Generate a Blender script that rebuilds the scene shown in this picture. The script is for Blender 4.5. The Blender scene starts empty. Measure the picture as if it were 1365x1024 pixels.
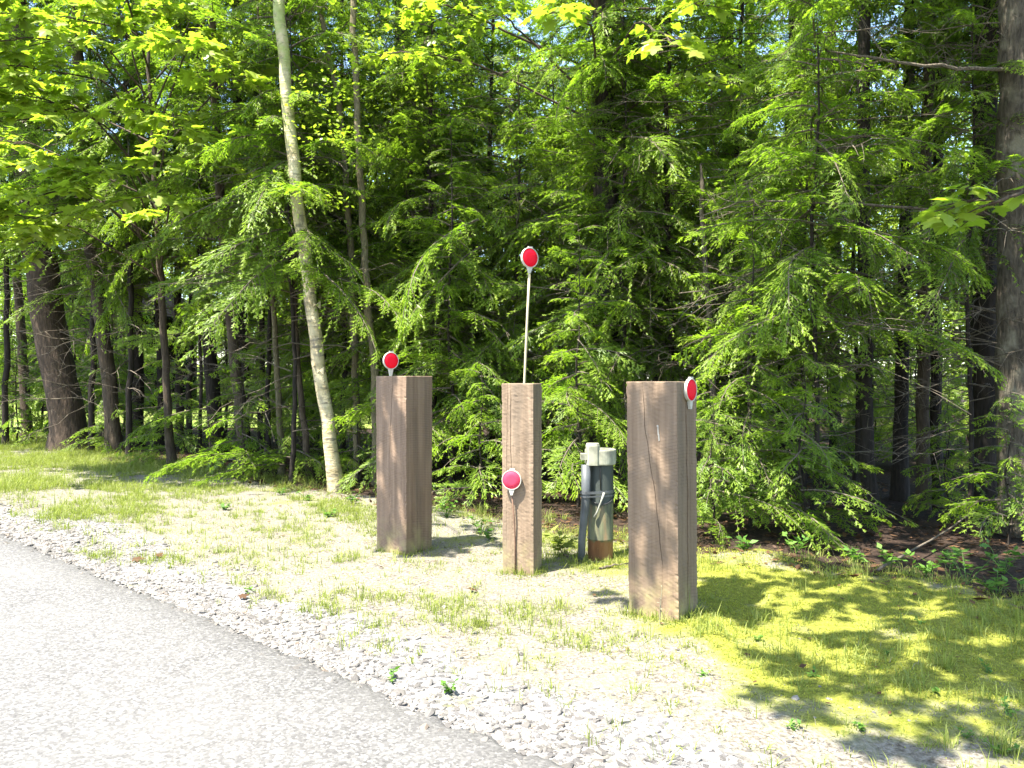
import bpy, math, random
import numpy as np
from mathutils import Vector

R = math.radians
random.seed(7)
sc = bpy.context.scene
COL = sc.collection

# ---------------------------------------------------------------- camera frame
F, CX, HZ, CH = 1030.0, 682.5, 501.0, 1.3       # focal (px), centre column, horizon row, eye height


def wx(px, Y):
    return (px - CX) / F * Y


def wz(py, Y):
    return CH - (py - HZ) / F * Y


def A(px, py, Y):
    return (wx(px, Y), Y, wz(py, Y))


def gp(px, py):
    """ground point seen at a pixel (flat ground)"""
    Y = CH * F / (py - HZ)
    return wx(px, Y), Y


SUN = np.array([-0.40, -0.27, 1.0])
SUN /= np.linalg.norm(SUN)

# road edge line: s > 0 on the forest side
RP = np.array([0.14, 2.55])
RD = np.array([0.753, -0.658])
RN = np.array([0.658, 0.753])


def s_of(x, y):
    return (x - RP[0]) * RN[0] + (y - RP[1]) * RN[1]


def snoise(x, y, scale, seed=0, octv=3):
    """cheap smooth noise, about -1..1"""
    r = np.random.RandomState(seed)
    out = np.zeros_like(np.asarray(x, float))
    amp, tot, fr = 1.0, 0.0, scale
    for _ in range(octv):
        a = np.zeros_like(out)
        for _k in range(5):
            an, ph, fm = r.uniform(0, 6.283), r.uniform(0, 6.283), r.uniform(.6, 1.5)
            a += np.sin((x * math.cos(an) + y * math.sin(an)) * fr * fm + ph)
        out += amp * a / 2.6
        tot += amp
        amp *= .5
        fr *= 2.1
    return out / tot


def sstep(a, b, x):
    t = np.clip((np.asarray(x, float) - a) / (b - a), 0, 1)
    return t * t * (3 - 2 * t)


def gz(x, y):
    x = np.asarray(x, float)
    y = np.asarray(y, float)
    s = s_of(x, y)
    v = sstep(.1, .9, s)
    z = .012 * snoise(x, y, 3.2, 3) * v
    moss = sstep(.6, 1.4, x) * sstep(1.0, 1.7, s) * (1 - sstep(3.2, 3.9, s))
    z = z + moss * (.035 * snoise(x, y, 6.5, 8, 3) + .02)
    z = z + sstep(3.6, 6, s) * .06 * snoise(x, y, 1.7, 5)
    z = z + np.clip(y - 21, 0, 40) * .055 * sstep(1, -6, x)
    return z


def g1(x, y):
    return float(gz(np.array([x]), np.array([y]))[0])


# ---------------------------------------------------------------- mesh helpers
class MB:
    """collects numpy quads / tris, builds ONE mesh"""

    def __init__(self):
        self.v, self.q, self.t, self.qm, self.tm, self.qa, self.ta = [], [], [], [], [], [], []
        self.n = 0

    def add(self, V, Q=None, T=None, mi=0, qa=None, ta=None):
        V = np.asarray(V, float).reshape(-1, 3)
        if Q is not None and len(Q):
            Q = np.asarray(Q, int).reshape(-1, 4)
            self.q.append(Q + self.n)
            self.qm.append(np.full(len(Q), mi))
            self.qa.append(np.zeros(len(Q)) if qa is None else np.asarray(qa, float))
        if T is not None and len(T):
            T = np.asarray(T, int).reshape(-1, 3)
            self.t.append(T + self.n)
            self.tm.append(np.full(len(T), mi))
            self.ta.append(np.zeros(len(T)) if ta is None else np.asarray(ta, float))
        self.v.append(V)
        self.n += len(V)

    def mesh(self, name, mats, smooth=False, attr=None):
        V = np.concatenate(self.v)
        Q = np.concatenate(self.q) if self.q else np.zeros((0, 4), int)
        T = np.concatenate(self.t) if self.t else np.zeros((0, 3), int)
        me = bpy.data.meshes.new(name)
        me.vertices.add(len(V))
        me.vertices.foreach_set('co', V.astype(np.float32).ravel())
        nl = len(Q) * 4 + len(T) * 3
        me.loops.add(nl)
        me.loops.foreach_set('vertex_index', np.concatenate([Q.ravel(), T.ravel()]).astype(np.int32))
        me.polygons.add(len(Q) + len(T))
        st = np.concatenate([np.arange(len(Q)) * 4, len(Q) * 4 + np.arange(len(T)) * 3])
        me.polygons.foreach_set('loop_start', st.astype(np.int32))
        mi = np.concatenate((self.qm if self.q else []) + (self.tm if self.t else []))
        me.polygons.foreach_set('material_index', mi.astype(np.int32))
        me.polygons.foreach_set('use_smooth', np.full(len(Q) + len(T), smooth))
        if attr:
            a = me.attributes.new(attr, 'FLOAT', 'FACE')
            av = np.concatenate((self.qa if self.q else []) + (self.ta if self.t else []))
            a.data.foreach_set('value', av.astype(np.float32))
        for m in (mats if isinstance(mats, (list, tuple)) else [mats]):
            me.materials.append(m)
        me.update(calc_edges=True)
        me.validate()
        return me

    def build(self, name, mats, parent=None, smooth=False, attr=None, loc=None):
        return link(name, self.mesh(name, mats, smooth, attr), parent, loc)


def link(name, me, parent=None, loc=None, rz=0.0, scale=1.0):
    o = bpy.data.objects.new(name, me)
    COL.objects.link(o)
    if parent:
        o.parent = parent
    if loc is not None:
        o.location = loc
    o.rotation_euler = (0, 0, rz)
    o.scale = (scale,) * 3
    return o


def empty(name, loc, rz=0.0):
    o = bpy.data.objects.new(name, None)
    o.empty_display_size = .2
    COL.objects.link(o)
    o.location = loc
    o.rotation_euler = (0, 0, rz)
    return o


def tag(o, label=None, cat=None, group=None, kind=None):
    if label:
        o['label'] = label
    if cat:
        o['category'] = cat
    if group:
        o['group'] = group
    if kind:
        o['kind'] = kind
    return o


def unit(a):
    a = np.asarray(a, float)
    return a / np.maximum(np.linalg.norm(a, axis=-1, keepdims=True), 1e-9)


def tube(path, rad, sides=6, cap=False, noise=0.0, rng=None):
    P = np.asarray(path, float)
    n = len(P)
    rad = np.broadcast_to(np.asarray(rad, float), (n,))
    Tn = unit(np.gradient(P, axis=0))
    ref = np.array([0, 0, 1.0]) if abs(Tn[:, 2]).mean() < .8 else np.array([1.0, 0, 0])
    A = unit(np.cross(Tn, ref))
    B = np.cross(Tn, A)
    th = np.arange(sides) / sides * 2 * math.pi
    rr = rad[:, None] * np.ones((1, sides))
    if noise and rng is not None:
        rr = rr * (1 + noise * rng.uniform(-1, 1, (n, sides)))
    V = P[:, None] + rr[..., None] * (np.cos(th)[None, :, None] * A[:, None] + np.sin(th)[None, :, None] * B[:, None])
    i = np.arange(n - 1)[:, None] * sides
    k = np.arange(sides)[None]
    k2 = (k + 1) % sides
    Q = np.stack([i + k, i + k2, i + sides + k2, i + sides + k], -1).reshape(-1, 4)
    V = V.reshape(-1, 3)
    T = None
    if cap:
        V = np.vstack([V, P[:1], P[-1:]])
        a, b = n * sides, n * sides + 1
        kk = np.arange(sides)
        T = np.vstack([np.stack([np.full(sides, a), (kk + 1) % sides, kk], -1),
                       np.stack([np.full(sides, b), (n - 1) * sides + kk, (n - 1) * sides + (kk + 1) % sides], -1)])
    return V, Q, T


def lathe(prof, sides=32):
    """profile [(r,z)...] -> V,Q"""
    prof = np.asarray(prof, float)
    th = np.arange(sides) / sides * 2 * math.pi
    V = np.stack([prof[:, 0:1] * np.cos(th), prof[:, 0:1] * np.sin(th), prof[:, 1:2] * np.ones(sides)], -1).reshape(-1, 3)
    i = np.arange(len(prof) - 1)[:, None] * sides
    k = np.arange(sides)[None]
    k2 = (k + 1) % sides
    Q = np.stack([i + k, i + k2, i + sides + k2, i + sides + k], -1).reshape(-1, 4)
    return V, Q


def rotz(V, a):
    c, s = math.cos(a), math.sin(a)
    return np.asarray(V) @ np.array([[c, s, 0], [-s, c, 0], [0, 0, 1]])


# ---------------------------------------------------------------- materials
GAIN = {'weathered_asphalt': .60, 'shale_stone': .60, 'ground_cover': .84, 'lawn_turf': .9, 'birch_bark': 1.1,
        'post_wood_reddish': 1.03, 'post_wood_pale': .95, 'post_wood_brown': 1.04, 'hemlock_bark': .75, 'dark_bark': .75, 'brown_bark': .8,
        'sapling_bark': 1.2, 'grey_bark': 1.3, 'twig_bark': .8, 'cream_cap': .75, 'grey_conduit': .42, 'white_plastic': .8,
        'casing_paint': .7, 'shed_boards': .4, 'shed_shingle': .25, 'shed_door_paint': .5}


class NT:
    def __init__(self, name):
        self.m = bpy.data.materials.new(name)
        self.m.use_nodes = True
        self.t = self.m.node_tree
        self.t.nodes.clear()
        self.out = self.n('ShaderNodeOutputMaterial')

    def n(self, typ, ins=None, **kw):
        nd = self.t.nodes.new(typ)
        for k, v in kw.items():
            setattr(nd, k, v)
        for k, v in (ins or {}).items():
            self.set(nd, k, v)
        return nd

    def set(self, nd, k, v):
        s = nd.inputs[k]
        if hasattr(v, 'is_output') or isinstance(v, bpy.types.NodeSocket):
            self.t.links.new(v, s)
        elif isinstance(v, (tuple, list)) and len(v) == 3 and s.type == 'RGBA':
            s.default_value = (*v, 1)
        else:
            s.default_value = v

    def noise(self, vec, scale, detail=3.0, rough=.55, dist=0.0):
        return self.n('ShaderNodeTexNoise', {'Vector': vec, 'Scale': scale, 'Detail': detail, 'Roughness': rough, 'Distortion': dist}).outputs['Fac']

    def ramp(self, fac, stops, interp='LINEAR'):
        nd = self.n('ShaderNodeValToRGB', {'Fac': fac})
        cr = nd.color_ramp
        cr.interpolation = interp
        while len(cr.elements) < len(stops):
            cr.elements.new(.5)
        for e, (p, c) in zip(cr.elements, stops):
            e.position = p
            e.color = (*c, 1) if isinstance(c, (tuple, list)) else (c, c, c, 1)
        return nd.outputs['Color']

    def mix(self, fac, a, b, mode='MIX'):
        nd = self.n('ShaderNodeMix', data_type='RGBA', blend_type=mode)
        self.set(nd, 0, fac)
        self.set(nd, 6, a)
        self.set(nd, 7, b)
        return nd.outputs[2]

    def math(self, op, a, b=0.0, clamp=False):
        nd = self.n('ShaderNodeMath', operation=op, use_clamp=clamp)
        self.set(nd, 0, a)
        self.set(nd, 1, b)
        return nd.outputs[0]

    def mapping(self, vec, scale=(1, 1, 1), loc=(0, 0, 0), rot=(0, 0, 0)):
        return self.n('ShaderNodeMapping', {'Vector': vec, 'Scale': scale, 'Location': loc, 'Rotation': rot}).outputs[0]

    def obj(self):
        return self.n('ShaderNodeTexCoord').outputs['Object']

    def pos(self):
        return self.n('ShaderNodeNewGeometry').outputs['Position']

    def bump(self, h, strength=.5, dist=.01):
        return self.n('ShaderNodeBump', {'Height': h, 'Strength': strength, 'Distance': dist}).outputs[0]

    def principled(self, color, rough=.7, spec=.3, normal=None, metal=0.0, **kw):
        g = GAIN.get(self.m.name, 1.0)
        if g != 1.0:
            color = self.mix(1.0, color, (g, g, g), 'MULTIPLY')
        d = {'Base Color': color, 'Roughness': rough, 'Specular IOR Level': spec, 'Metallic': metal}
        if normal is not None:
            d['Normal'] = normal
        d.update(kw)
        p = self.n('ShaderNodeBsdfPrincipled', d)
        self.t.links.new(p.outputs[0], self.out.inputs[0])
        return p


def leaf_mat(name, dark, mid, tip, trans=.45, rough=.45, spec=.35, tipattr=False, tcol=None):
    b = NT(name)
    geo = b.n('ShaderNodeNewGeometry')
    oi = b.n('ShaderNodeObjectInfo')
    rnd = geo.outputs['Random Per Island']
    f = b.math('ADD', b.math('MULTIPLY', rnd, .75), b.math('MULTIPLY', oi.outputs['Random'], .25))
    col = b.ramp(f, [(0, dark), (.5, mid), (1, tuple(.6 * m + .4 * t for m, t in zip(mid, tip)))])
    if tipattr:
        at = b.n('ShaderNodeAttribute', attribute_name='tip')
        col = b.mix(at.outputs['Fac'], col, tip)
    p = b.n('ShaderNodeBsdfPrincipled', {'Base Color': col, 'Roughness': rough, 'Specular IOR Level': spec})
    tc = b.mix(1.0, col, tcol or (1.22, 1.4, .5), 'MULTIPLY')
    tr = b.n('ShaderNodeBsdfTranslucent', {'Color': tc})
    mx = b.n('ShaderNodeMixShader', {'Fac': trans})
    b.t.links.new(p.outputs[0], mx.inputs[1])
    b.t.links.new(tr.outputs[0], mx.inputs[2])
    b.t.links.new(mx.outputs[0], b.out.inputs[0])
    return b.m


def bark_mat(name, dark, light, sc_=9.0, stretch=.18, bump=.6, patch=None):
    b = NT(name)
    o = b.obj()
    v = b.mapping(o, (1, 1, stretch))
    n1 = b.noise(v, sc_ * 4, 5, .65, .4)
    n2 = b.noise(o, 2.2, 3)
    c = b.ramp(n1, [(.3, dark), (.62, light)])
    c = b.mix(b.ramp(n2, [(.45, 0.0), (.7, .55)]), c, tuple(x * .55 for x in dark))
    if patch:
        n3 = b.noise(o, 5.0, 4)
        c = b.mix(b.ramp(n3, [(.52, 0.0), (.66, .75)]), c, patch)
    b.principled(c, .85, .2, b.bump(n1, bump, .03))
    return b.m


M = {}
M['hemlock'] = leaf_mat('hemlock_needles', (.066, .125, .018), (.14, .226, .03), (.33, .415, .055), .56, .42, .32, True)
M['hemlock_deep'] = leaf_mat('hemlock_old_needles', (.052, .10, .016), (.112, .19, .026), (.27, .355, .045), .55, .42, .32, True)
M['maple'] = leaf_mat('maple_leaf', (.16, .22, .03), (.24, .31, .042), (.36, .40, .06), .58, .38, .5)
M['broad'] = leaf_mat('broad_leaf', (.11, .17, .03), (.19, .25, .038), (.29, .33, .05), .55, .4, .35)
M['weed'] = leaf_mat('weed_leaf', (.05, .12, .02), (.09, .18, .03), (.16, .25, .04), .4, .45, .3)
M['grass'] = leaf_mat('grass_blade', (.115, .16, .032), (.20, .23, .05), (.34, .33, .12), .4, .5, .25)
M['straw'] = leaf_mat('dry_grass', (.16, .145, .09), (.24, .22, .15), (.32, .30, .22), .3, .6, .2, False, (1.0, 1.0, .8))
M['moss'] = leaf_mat('moss_tuft', (.20, .215, .03), (.31, .315, .05), (.40, .39, .09), .35, .7, .1)
M['dead_leaf'] = leaf_mat('dead_leaf', (.04, .022, .013), (.085, .046, .024), (.17, .095, .045), .25, .6, .2, False, (1.1, .9, .6))
M['bark_red'] = bark_mat('hemlock_bark', (.036, .026, .018), (.105, .073, .05))
M['bark_dark'] = bark_mat('dark_bark', (.016, .013, .010), (.048, .037, .028))
M['bark_brown'] = bark_mat('brown_bark', (.038, .027, .018), (.11, .082, .055), 11)
M['bark_tan'] = bark_mat('sapling_bark', (.06, .05, .028), (.15, .125, .07), 14, .3)
M['bark_grey'] = bark_mat('grey_bark', (.02, .016, .011), (.085, .069, .05), 11, .22, 1.0, (.135, .12, .085))
M['twig'] = bark_mat('twig_bark', (.06, .047, .034), (.20, .165, .12), 20)


def mat_birch():
    b = NT('birch_bark')
    o = b.obj()
    v = b.mapping(o, (7, 7, 27))
    len_ = b.ramp(b.noise(v, 1.0, 3, .6), [(.55, 0.0), (.63, 1.0)])
    n2 = b.noise(o, 6, 4)
    c = b.ramp(n2, [(.3, (.22, .17, .085)), (.5, (.34, .285, .165)), (.75, (.40, .345, .22))])
    pat = b.ramp(b.noise(b.mapping(o, (1, 1, .5)), 4.0, 5, .65), [(.57, 0.0), (.66, .85)])
    c = b.mix(pat, c, (.12, .10, .075))
    c = b.mix(b.math('MULTIPLY', len_, .75), c, (.09, .075, .055))
    z = b.n('ShaderNodeSeparateXYZ', {'Vector': o}).outputs[2]
    mz = b.n('ShaderNodeMapRange', {'Value': z, 'From Min': 3.2, 'From Max': 5.0}).outputs[0]
    mo = b.math('MULTIPLY', mz, b.ramp(b.noise(o, 9, 4), [(.35, 0.1), (.6, .8)]))
    c = b.mix(mo, c, (.22, .26, .07))
    b.principled(c, .6, .3, b.bump(b.math('ADD', b.noise(v, 1.0, 5), b.noise(o, 14, 4)), .7, .02))
    return b.m


def mat_post(name, tint=(1, 1, 1), seed=0.0):
    b = NT(name)
    o = b.obj()
    vg = b.mapping(o, (16, 16, .55), (seed, seed * 1.7, 0))
    grain = b.noise(vg, 1.6, 6, .62, .5)
    fine = b.noise(b.mapping(o, (90, 90, 2.2)), 1.0, 3)
    big = b.noise(b.mapping(o, (7, 7, .9), (seed * 3, 0, seed)), 1.0, 3)
    d, m_, l = (.085, .060, .042), (.142, .104, .075), (.205, .157, .118)
    c = b.ramp(grain, [(.28, d), (.5, m_), (.75, l)])
    c = b.mix(b.ramp(big, [(.50, 0.0), (.66, .75)]), c, (.082, .066, .052))
    c = b.mix(b.math('MULTIPLY', fine, .35), c, (.225, .175, .132))
    # circular-saw marks: arcs round a far centre
    dist = b.n('ShaderNodeVectorMath', {0: b.mapping(o, (1, 1, 1), (-.33, .22, .9)), 1: (0, 0, 0)}, operation='DISTANCE').outputs['Value']
    rag = b.math('ADD', b.math('MULTIPLY', dist, 58.0), b.math('MULTIPLY', b.noise(o, 2.0, 2), .9))
    fr = b.math('FRACT', rag)
    saw = b.ramp(fr, [(0, 0.0), (.06, 1.0), (.18, .25), (.30, 0.0)])
    sawm = b.math('MULTIPLY', saw, b.ramp(b.noise(o, 4.0, 3), [(.36, 0.05), (.62, 1.0)]))
    c = b.mix(b.math('MULTIPLY', sawm, .62), c, (.062, .043, .03))
    c = b.mix(1.0, c, tint, 'MULTIPLY')
    # algae and splash dirt near the ground
    z = b.n('ShaderNodeSeparateXYZ', {'Vector': o}).outputs[2]
    low = b.n('ShaderNodeMapRange', {'Value': z, 'From Min': .26, 'From Max': .0}).outputs[0]
    al = b.math('MULTIPLY', low, b.ramp(b.noise(o, 11, 4), [(.38, 0.0), (.62, .8)]))
    c = b.mix(al, c, (.27, .235, .10))
    h = b.math('ADD', b.math('ADD', grain, b.math('MULTIPLY', fine, .5)), b.math('MULTIPLY', sawm, -.12))
    b.principled(c, .78, .25, b.bump(h, .26, .004))
    return b.m


def simple(name, col, rough=.6, spec=.3, metal=0.0, nscale=25.0, var=.25, bump=.1):
    b = NT(name)
    o = b.obj()
    n = b.noise(o, nscale, 4)
    c = b.ramp(n, [(.3, tuple(x * (1 - var) for x in col)), (.7, tuple(min(1, x * (1 + var * .5)) for x in col))])
    b.principled(c, rough, spec, b.bump(n, bump, .004), metal)
    return b.m


def mat_casing():
    b = NT('casing_paint')
    o = b.obj()
    z = b.n('ShaderNodeSeparateXYZ', {'Vector': o}).outputs[2]
    n = b.noise(b.mapping(o, (10, 10, 3.5)), 1.2, 5, .65)
    zz = b.math('ADD', z, b.math('MULTIPLY', b.math('SUBTRACT', n, .5), .10))
    green = b.ramp(b.noise(b.mapping(o, (22, 22, 5)), 1.0, 5), [(.3, (.042, .045, .026)), (.5, (.105, .112, .058)), (.75, (.21, .205, .11))])
    dk = (.045, .055, .045)
    rust = b.ramp(n, [(.3, (.15, .065, .03)), (.55, (.27, .125, .055)), (.75, (.36, .21, .11))])
    upper = b.n('ShaderNodeMapRange', {'Value': zz, 'From Min': .385, 'From Max': .40}).outputs[0]
    c = b.mix(upper, green, dk)
    lo = b.n('ShaderNodeMapRange', {'Value': zz, 'From Min': .145, 'From Max': .13}).outputs[0]
    c = b.mix(lo, c, rust)
    st = b.ramp(b.noise(b.mapping(o, (18, 18, 1.5), (4, 1, 2)), 1.0, 4), [(.50, 0.0), (.64, .75)])
    c = b.mix(b.math('MULTIPLY', st, b.math('SUBTRACT', 1.0, upper)), c, (.26, .13, .06))
    b.principled(c, .55, .35, b.bump(n, .25, .004))
    return b.m


def mat_asphalt():
    b = NT('weathered_asphalt')
    p = b.pos()
    vor = b.n('ShaderNodeTexVoronoi', {'Vector': p, 'Scale': 95.0}).outputs['Color']
    g = b.n('ShaderNodeSeparateColor', {'Color': vor}).outputs[0]
    n = b.noise(p, 60, 3)
    big = b.noise(p, 1.3, 4)
    c = b.ramp(g, [(0, (.075, .072, .07)), (.4, (.155, .15, .143)), (.8, (.235, .228, .217)), (1, (.33, .32, .305))])
    c = b.mix(b.ramp(n, [(.42, .5), (.6, 0.0)]), c, (.10, .096, .092))
    c = b.mix(b.ramp(big, [(.35, 0.0), (.7, .35)]), c, (.25, .24, .222))
    # darker bare binder along the broken edge
    sd = b.n('ShaderNodeVectorMath', {0: p, 1: (RN[0], RN[1], 0)}, operation='DOT_PRODUCT').outputs['Value']
    s = b.math('SUBTRACT', sd, float(RP @ RN))
    e = b.n('ShaderNodeMapRange', {'Value': b.math('ADD', s, b.math('MULTIPLY', b.math('SUBTRACT', big, .5), .25)), 'From Min': -.26, 'From Max': -.06}).outputs[0]
    c = b.mix(b.math('MULTIPLY', e, .38), c, (.085, .082, .079))
    h = b.math('ADD', b.math('MULTIPLY', g, .6), n)
    b.principled(c, .8, .3, b.bump(h, .55, .006))
    return b.m


def mat_ground():
    b = NT('ground_cover')
    p = b.pos()
    zn = b.n('ShaderNodeVertexColor', layer_name='zone')
    sp = b.n('ShaderNodeSeparateColor', {'Color': zn.outputs[0]})
    moss, litter, grav = sp.outputs[0], sp.outputs[1], sp.outputs[2]
    nf = b.noise(p, 55, 4, .6)
    nm = b.noise(p, 6, 5, .6)
    ng = b.noise(p, 2.2, 5, .6)
    soil = b.ramp(nf, [(.3, (.06, .05, .037)), (.5, (.18, .16, .13)), (.72, (.31, .29, .25))])
    thatch = b.ramp(b.noise(p, 34, 4, .7), [(.3, (.11, .11, .065)), (.55, (.21, .20, .145)), (.75, (.29, .28, .22))])
    c = b.mix(b.ramp(nm, [(.48, 0.0), (.60, .9)]), soil, thatch)
    gr = b.ramp(b.n('ShaderNodeSeparateColor', {'Color': b.n('ShaderNodeTexVoronoi', {'Vector': p, 'Scale': 42.0}).outputs['Color']}).outputs[0],
                [(0, (.09, .085, .082)), (.5, (.19, .184, .178)), (1, (.29, .28, .268))])
    fg = b.math('ADD', b.math('SUBTRACT', nm, .5), grav)
    c = b.mix(b.ramp(fg, [(.4, 0.0), (.62, 1.0)]), c, gr)
    mo = b.ramp(b.noise(p, 40, 4, .7), [(.3, (.09, .10, .016)), (.55, (.21, .22, .034)), (.75, (.31, .31, .065))])
    fm = b.math('ADD', b.math('MULTIPLY', b.math('SUBTRACT', ng, .5), 1.7), moss)
    c = b.mix(b.ramp(fm, [(.34, 0.0), (.66, 1.0)]), c, mo)
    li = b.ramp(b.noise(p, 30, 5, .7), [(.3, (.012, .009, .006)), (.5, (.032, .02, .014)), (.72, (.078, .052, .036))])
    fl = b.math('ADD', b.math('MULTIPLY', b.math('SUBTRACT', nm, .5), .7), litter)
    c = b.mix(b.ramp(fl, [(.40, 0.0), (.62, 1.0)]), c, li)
    h = b.math('ADD', nf, b.math('MULTIPLY', b.noise(p, 120, 3), .6))
    b.principled(c, .9, .15, b.bump(h, .7, .02))
    return b.m


M['birch'] = mat_birch()
M['post_a'] = mat_post('post_wood_reddish', (1.08, .98, .88), 0.0)
M['post_b'] = mat_post('post_wood_pale', (1.30, 1.25, 1.13), 3.1)
M['post_c'] = mat_post('post_wood_brown', (1.08, 1.0, .88), 7.7)
M['lens'] = simple('red_lens', (.72, .004, .02), .55, .15, 0, 300, .2, .25)
M['lens_pink'] = simple('overexposed_lens', (.55, .035, .075), .6, .2, 0, 300, .2, .2)  # red lens with the sun's overexposure painted in as paler pink
M['white_plastic'] = simple('white_plastic', (.50, .48, .40), .45, .4, 0, 40, .1, .03)
M['rod'] = simple('rod_fibreglass', (.40, .345, .22), .5, .3, 0, 60, .2, .05)
M['rod_brown'] = simple('rod_rusty', (.14, .08, .05), .7, .3, 0, 60, .35, .2)
M['cream'] = simple('cream_cap', (.37, .365, .27), .65, .2, 0, 14, .5, .15)
M['pvc'] = simple('grey_conduit', (.17, .185, .19), .45, .4, 0, 12, .3, .05)
M['band'] = simple('steel_band', (.10, .105, .11), .45, .4, .3, 30, .3, .05)
M['black'] = simple('black_cable', (.02, .02, .02), .5, .4)
M['cord'] = simple('white_cord', (.22, .22, .185), .7, .2)
M['casing'] = mat_casing()
M['asphalt'] = mat_asphalt()
M['ground'] = mat_ground()
M['shed'] = simple('shed_boards', (.012, .011, .010), .9, .05, 0, 9, .4, .4)  # near black: the shade of the trees is put into the board colour
M['shed_roof'] = simple('shed_shingle', (.03, .03, .032), .95, .05, 0, 14, .4, .4)  # roof colour darkened too, standing in for tree shade
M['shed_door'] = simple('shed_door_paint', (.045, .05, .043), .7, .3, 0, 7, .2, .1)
M['metal_mark'] = simple('bare_wood_chip', (.27, .25, .21), .6, .3)


def mat_stone():
    b = NT('shale_stone')
    geo = b.n('ShaderNodeNewGeometry')
    r = geo.outputs['Random Per Island']
    c = b.ramp(r, [(0, (.09, .087, .086)), (.35, (.17, .165, .16)), (.7, (.25, .24, .228)), (.9, (.32, .305, .285)), (1, (.21, .165, .13))])
    n = b.noise(b.pos(), 70, 3)
    c = b.mix(b.math('MULTIPLY', n, .3), c, (.22, .21, .20))
    c = b.mix(1.0, c, (1.05, 1.0, .92), 'MULTIPLY')
    b.principled(c, .75, .3, b.bump(n, .4, .005))
    return b.m


M['stone'] = mat_stone()


def mat_lawn():
    b = NT('lawn_turf')
    p = b.pos()
    c = b.ramp(b.noise(p, 9, 5, .7), [(.3, (.09, .14, .022)), (.55, (.15, .21, .035)), (.75, (.22, .27, .06))])
    c = b.mix(b.ramp(b.noise(p, .5, 3), [(.4, 0.0), (.7, .5)]), c, (.25, .27, .08))
    b.principled(c, .9, .15, b.bump(b.noise(p, 40, 3), .6, .05))
    return b.m


M['lawn'] = mat_lawn()

# ---------------------------------------------------------------- ground, road
def build_ground():
    xs = np.concatenate([[-220, -150, -100, -70, -50, -38, -30, -24, -20, -17, -14.5, -12.5], np.arange(-11, 6.5, .085),
                         [7, 8, 9.5, 11.5, 14, 18, 24, 32, 45, 65, 100, 150, 220]])
    ys = np.concatenate([[-120, -70, -40, -24, -14, -8, -5, -3, -1.5, 0, .8], np.arange(1.4, 15, .085),
                         [15.5, 16, 17, 18, 19, 20, 21, 22.5, 24.5, 27, 30, 34, 39, 45, 52, 62, 75, 95, 130, 180, 260, 360]])
    X, Y = np.meshgrid(xs, ys)
    Z = gz(X, Y)
    V = np.stack([X, Y, Z], -1).reshape(-1, 3)
    nx = len(xs)
    i, j = np.meshgrid(np.arange(len(ys) - 1), np.arange(nx - 1), indexing='ij')
    a = i * nx + j
    Q = np.stack([a, a + 1, a + nx + 1, a + nx], -1).reshape(-1, 4)
    m = MB()
    m.add(V, Q)
    me = m.mesh('ground', M['ground'], True)
    s = s_of(V[:, 0], V[:, 1])
    x, y = V[:, 0], V[:, 1]
    nz = snoise(x, y, 2.0, 21)
    moss = .66 * sstep(.1, 1.3, x + .35 * nz) * sstep(.6, 1.75, s + .3 * nz) + .14
    moss = np.maximum(moss, .5 * sstep(1.9, 2.6, s) * sstep(-.6, .4, nz))
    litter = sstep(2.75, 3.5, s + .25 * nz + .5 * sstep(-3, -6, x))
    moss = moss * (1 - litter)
    grav = .9 * (1 - sstep(.15, .75, s + .32 * nz)) + .28 * (1 - sstep(1.2, 2.4, s)) * (1 - .8 * sstep(.9, 1.6, x))
    at = me.color_attributes.new('zone', 'FLOAT_COLOR', 'POINT')
    at.data.foreach_set('color', np.stack([moss, litter, grav, np.ones_like(s)], -1).astype(np.float32).ravel())
    o = link('ground', me)
    tag(o, kind='structure')
    # road slab with a ragged broken edge
    t = np.arange(-60, 60, .03)
    t = t[(t > -12) & (t < 4)]
    t = np.concatenate([np.arange(-90, -12, 2.0), t, np.arange(4.5, 60, 2.0)])
    rag = .026 * snoise(t, t * 0, 7, 31) + .024 * snoise(t, t * 0, 31, 32) + .012 * snoise(t, t * 0, 90, 34) + .035 * snoise(t, t * 0, 1.3, 33)
    offs = [(-4.2, .022), (-2.0, .03), (-.5, .024), (-.12, .020), (-.03, .014), (.0, .004), (.02, -.03)]
    rows = []
    for k, (d, z) in enumerate(offs):
        w = rag * (1.0 if k > 2 else 0)
        px = RP[0] + RD[0] * t + RN[0] * (d + w)
        py = RP[1] + RD[1] * t + RN[1] * (d + w)
        rows.append(np.stack([px, py, np.full_like(t, z)], -1))
    Vr = np.stack(rows, 0).reshape(-1, 3)
    n = len(t)
    i, j = np.meshgrid(np.arange(len(offs) - 1), np.arange(n - 1), indexing='ij')
    a = i * n + j
    m = MB()
    m.add(Vr, np.stack([a, a + n, a + n + 1, a + 1], -1).reshape(-1, 4))
    tag(m.build('road', M['asphalt'], smooth=True), kind='structure')
    # sunlit lawn beyond the trees
    xs = np.linspace(-30, -2.5, 40)
    ys = np.linspace(19, 58, 40)
    X, Y = np.meshgrid(xs, ys)
    X = X + (Y - 19) * .12
    V = np.stack([X, Y, gz(X, Y) + .03], -1).reshape(-1, 3)
    i, j = np.meshgrid(np.arange(39), np.arange(39), indexing='ij')
    a = i * 40 + j
    m = MB()
    m.add(V, np.stack([a, a + 1, a + 41, a + 40], -1).reshape(-1, 4))
    tag(m.build('lawn', M['lawn'], smooth=True), kind='structure')


build_ground()


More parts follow.
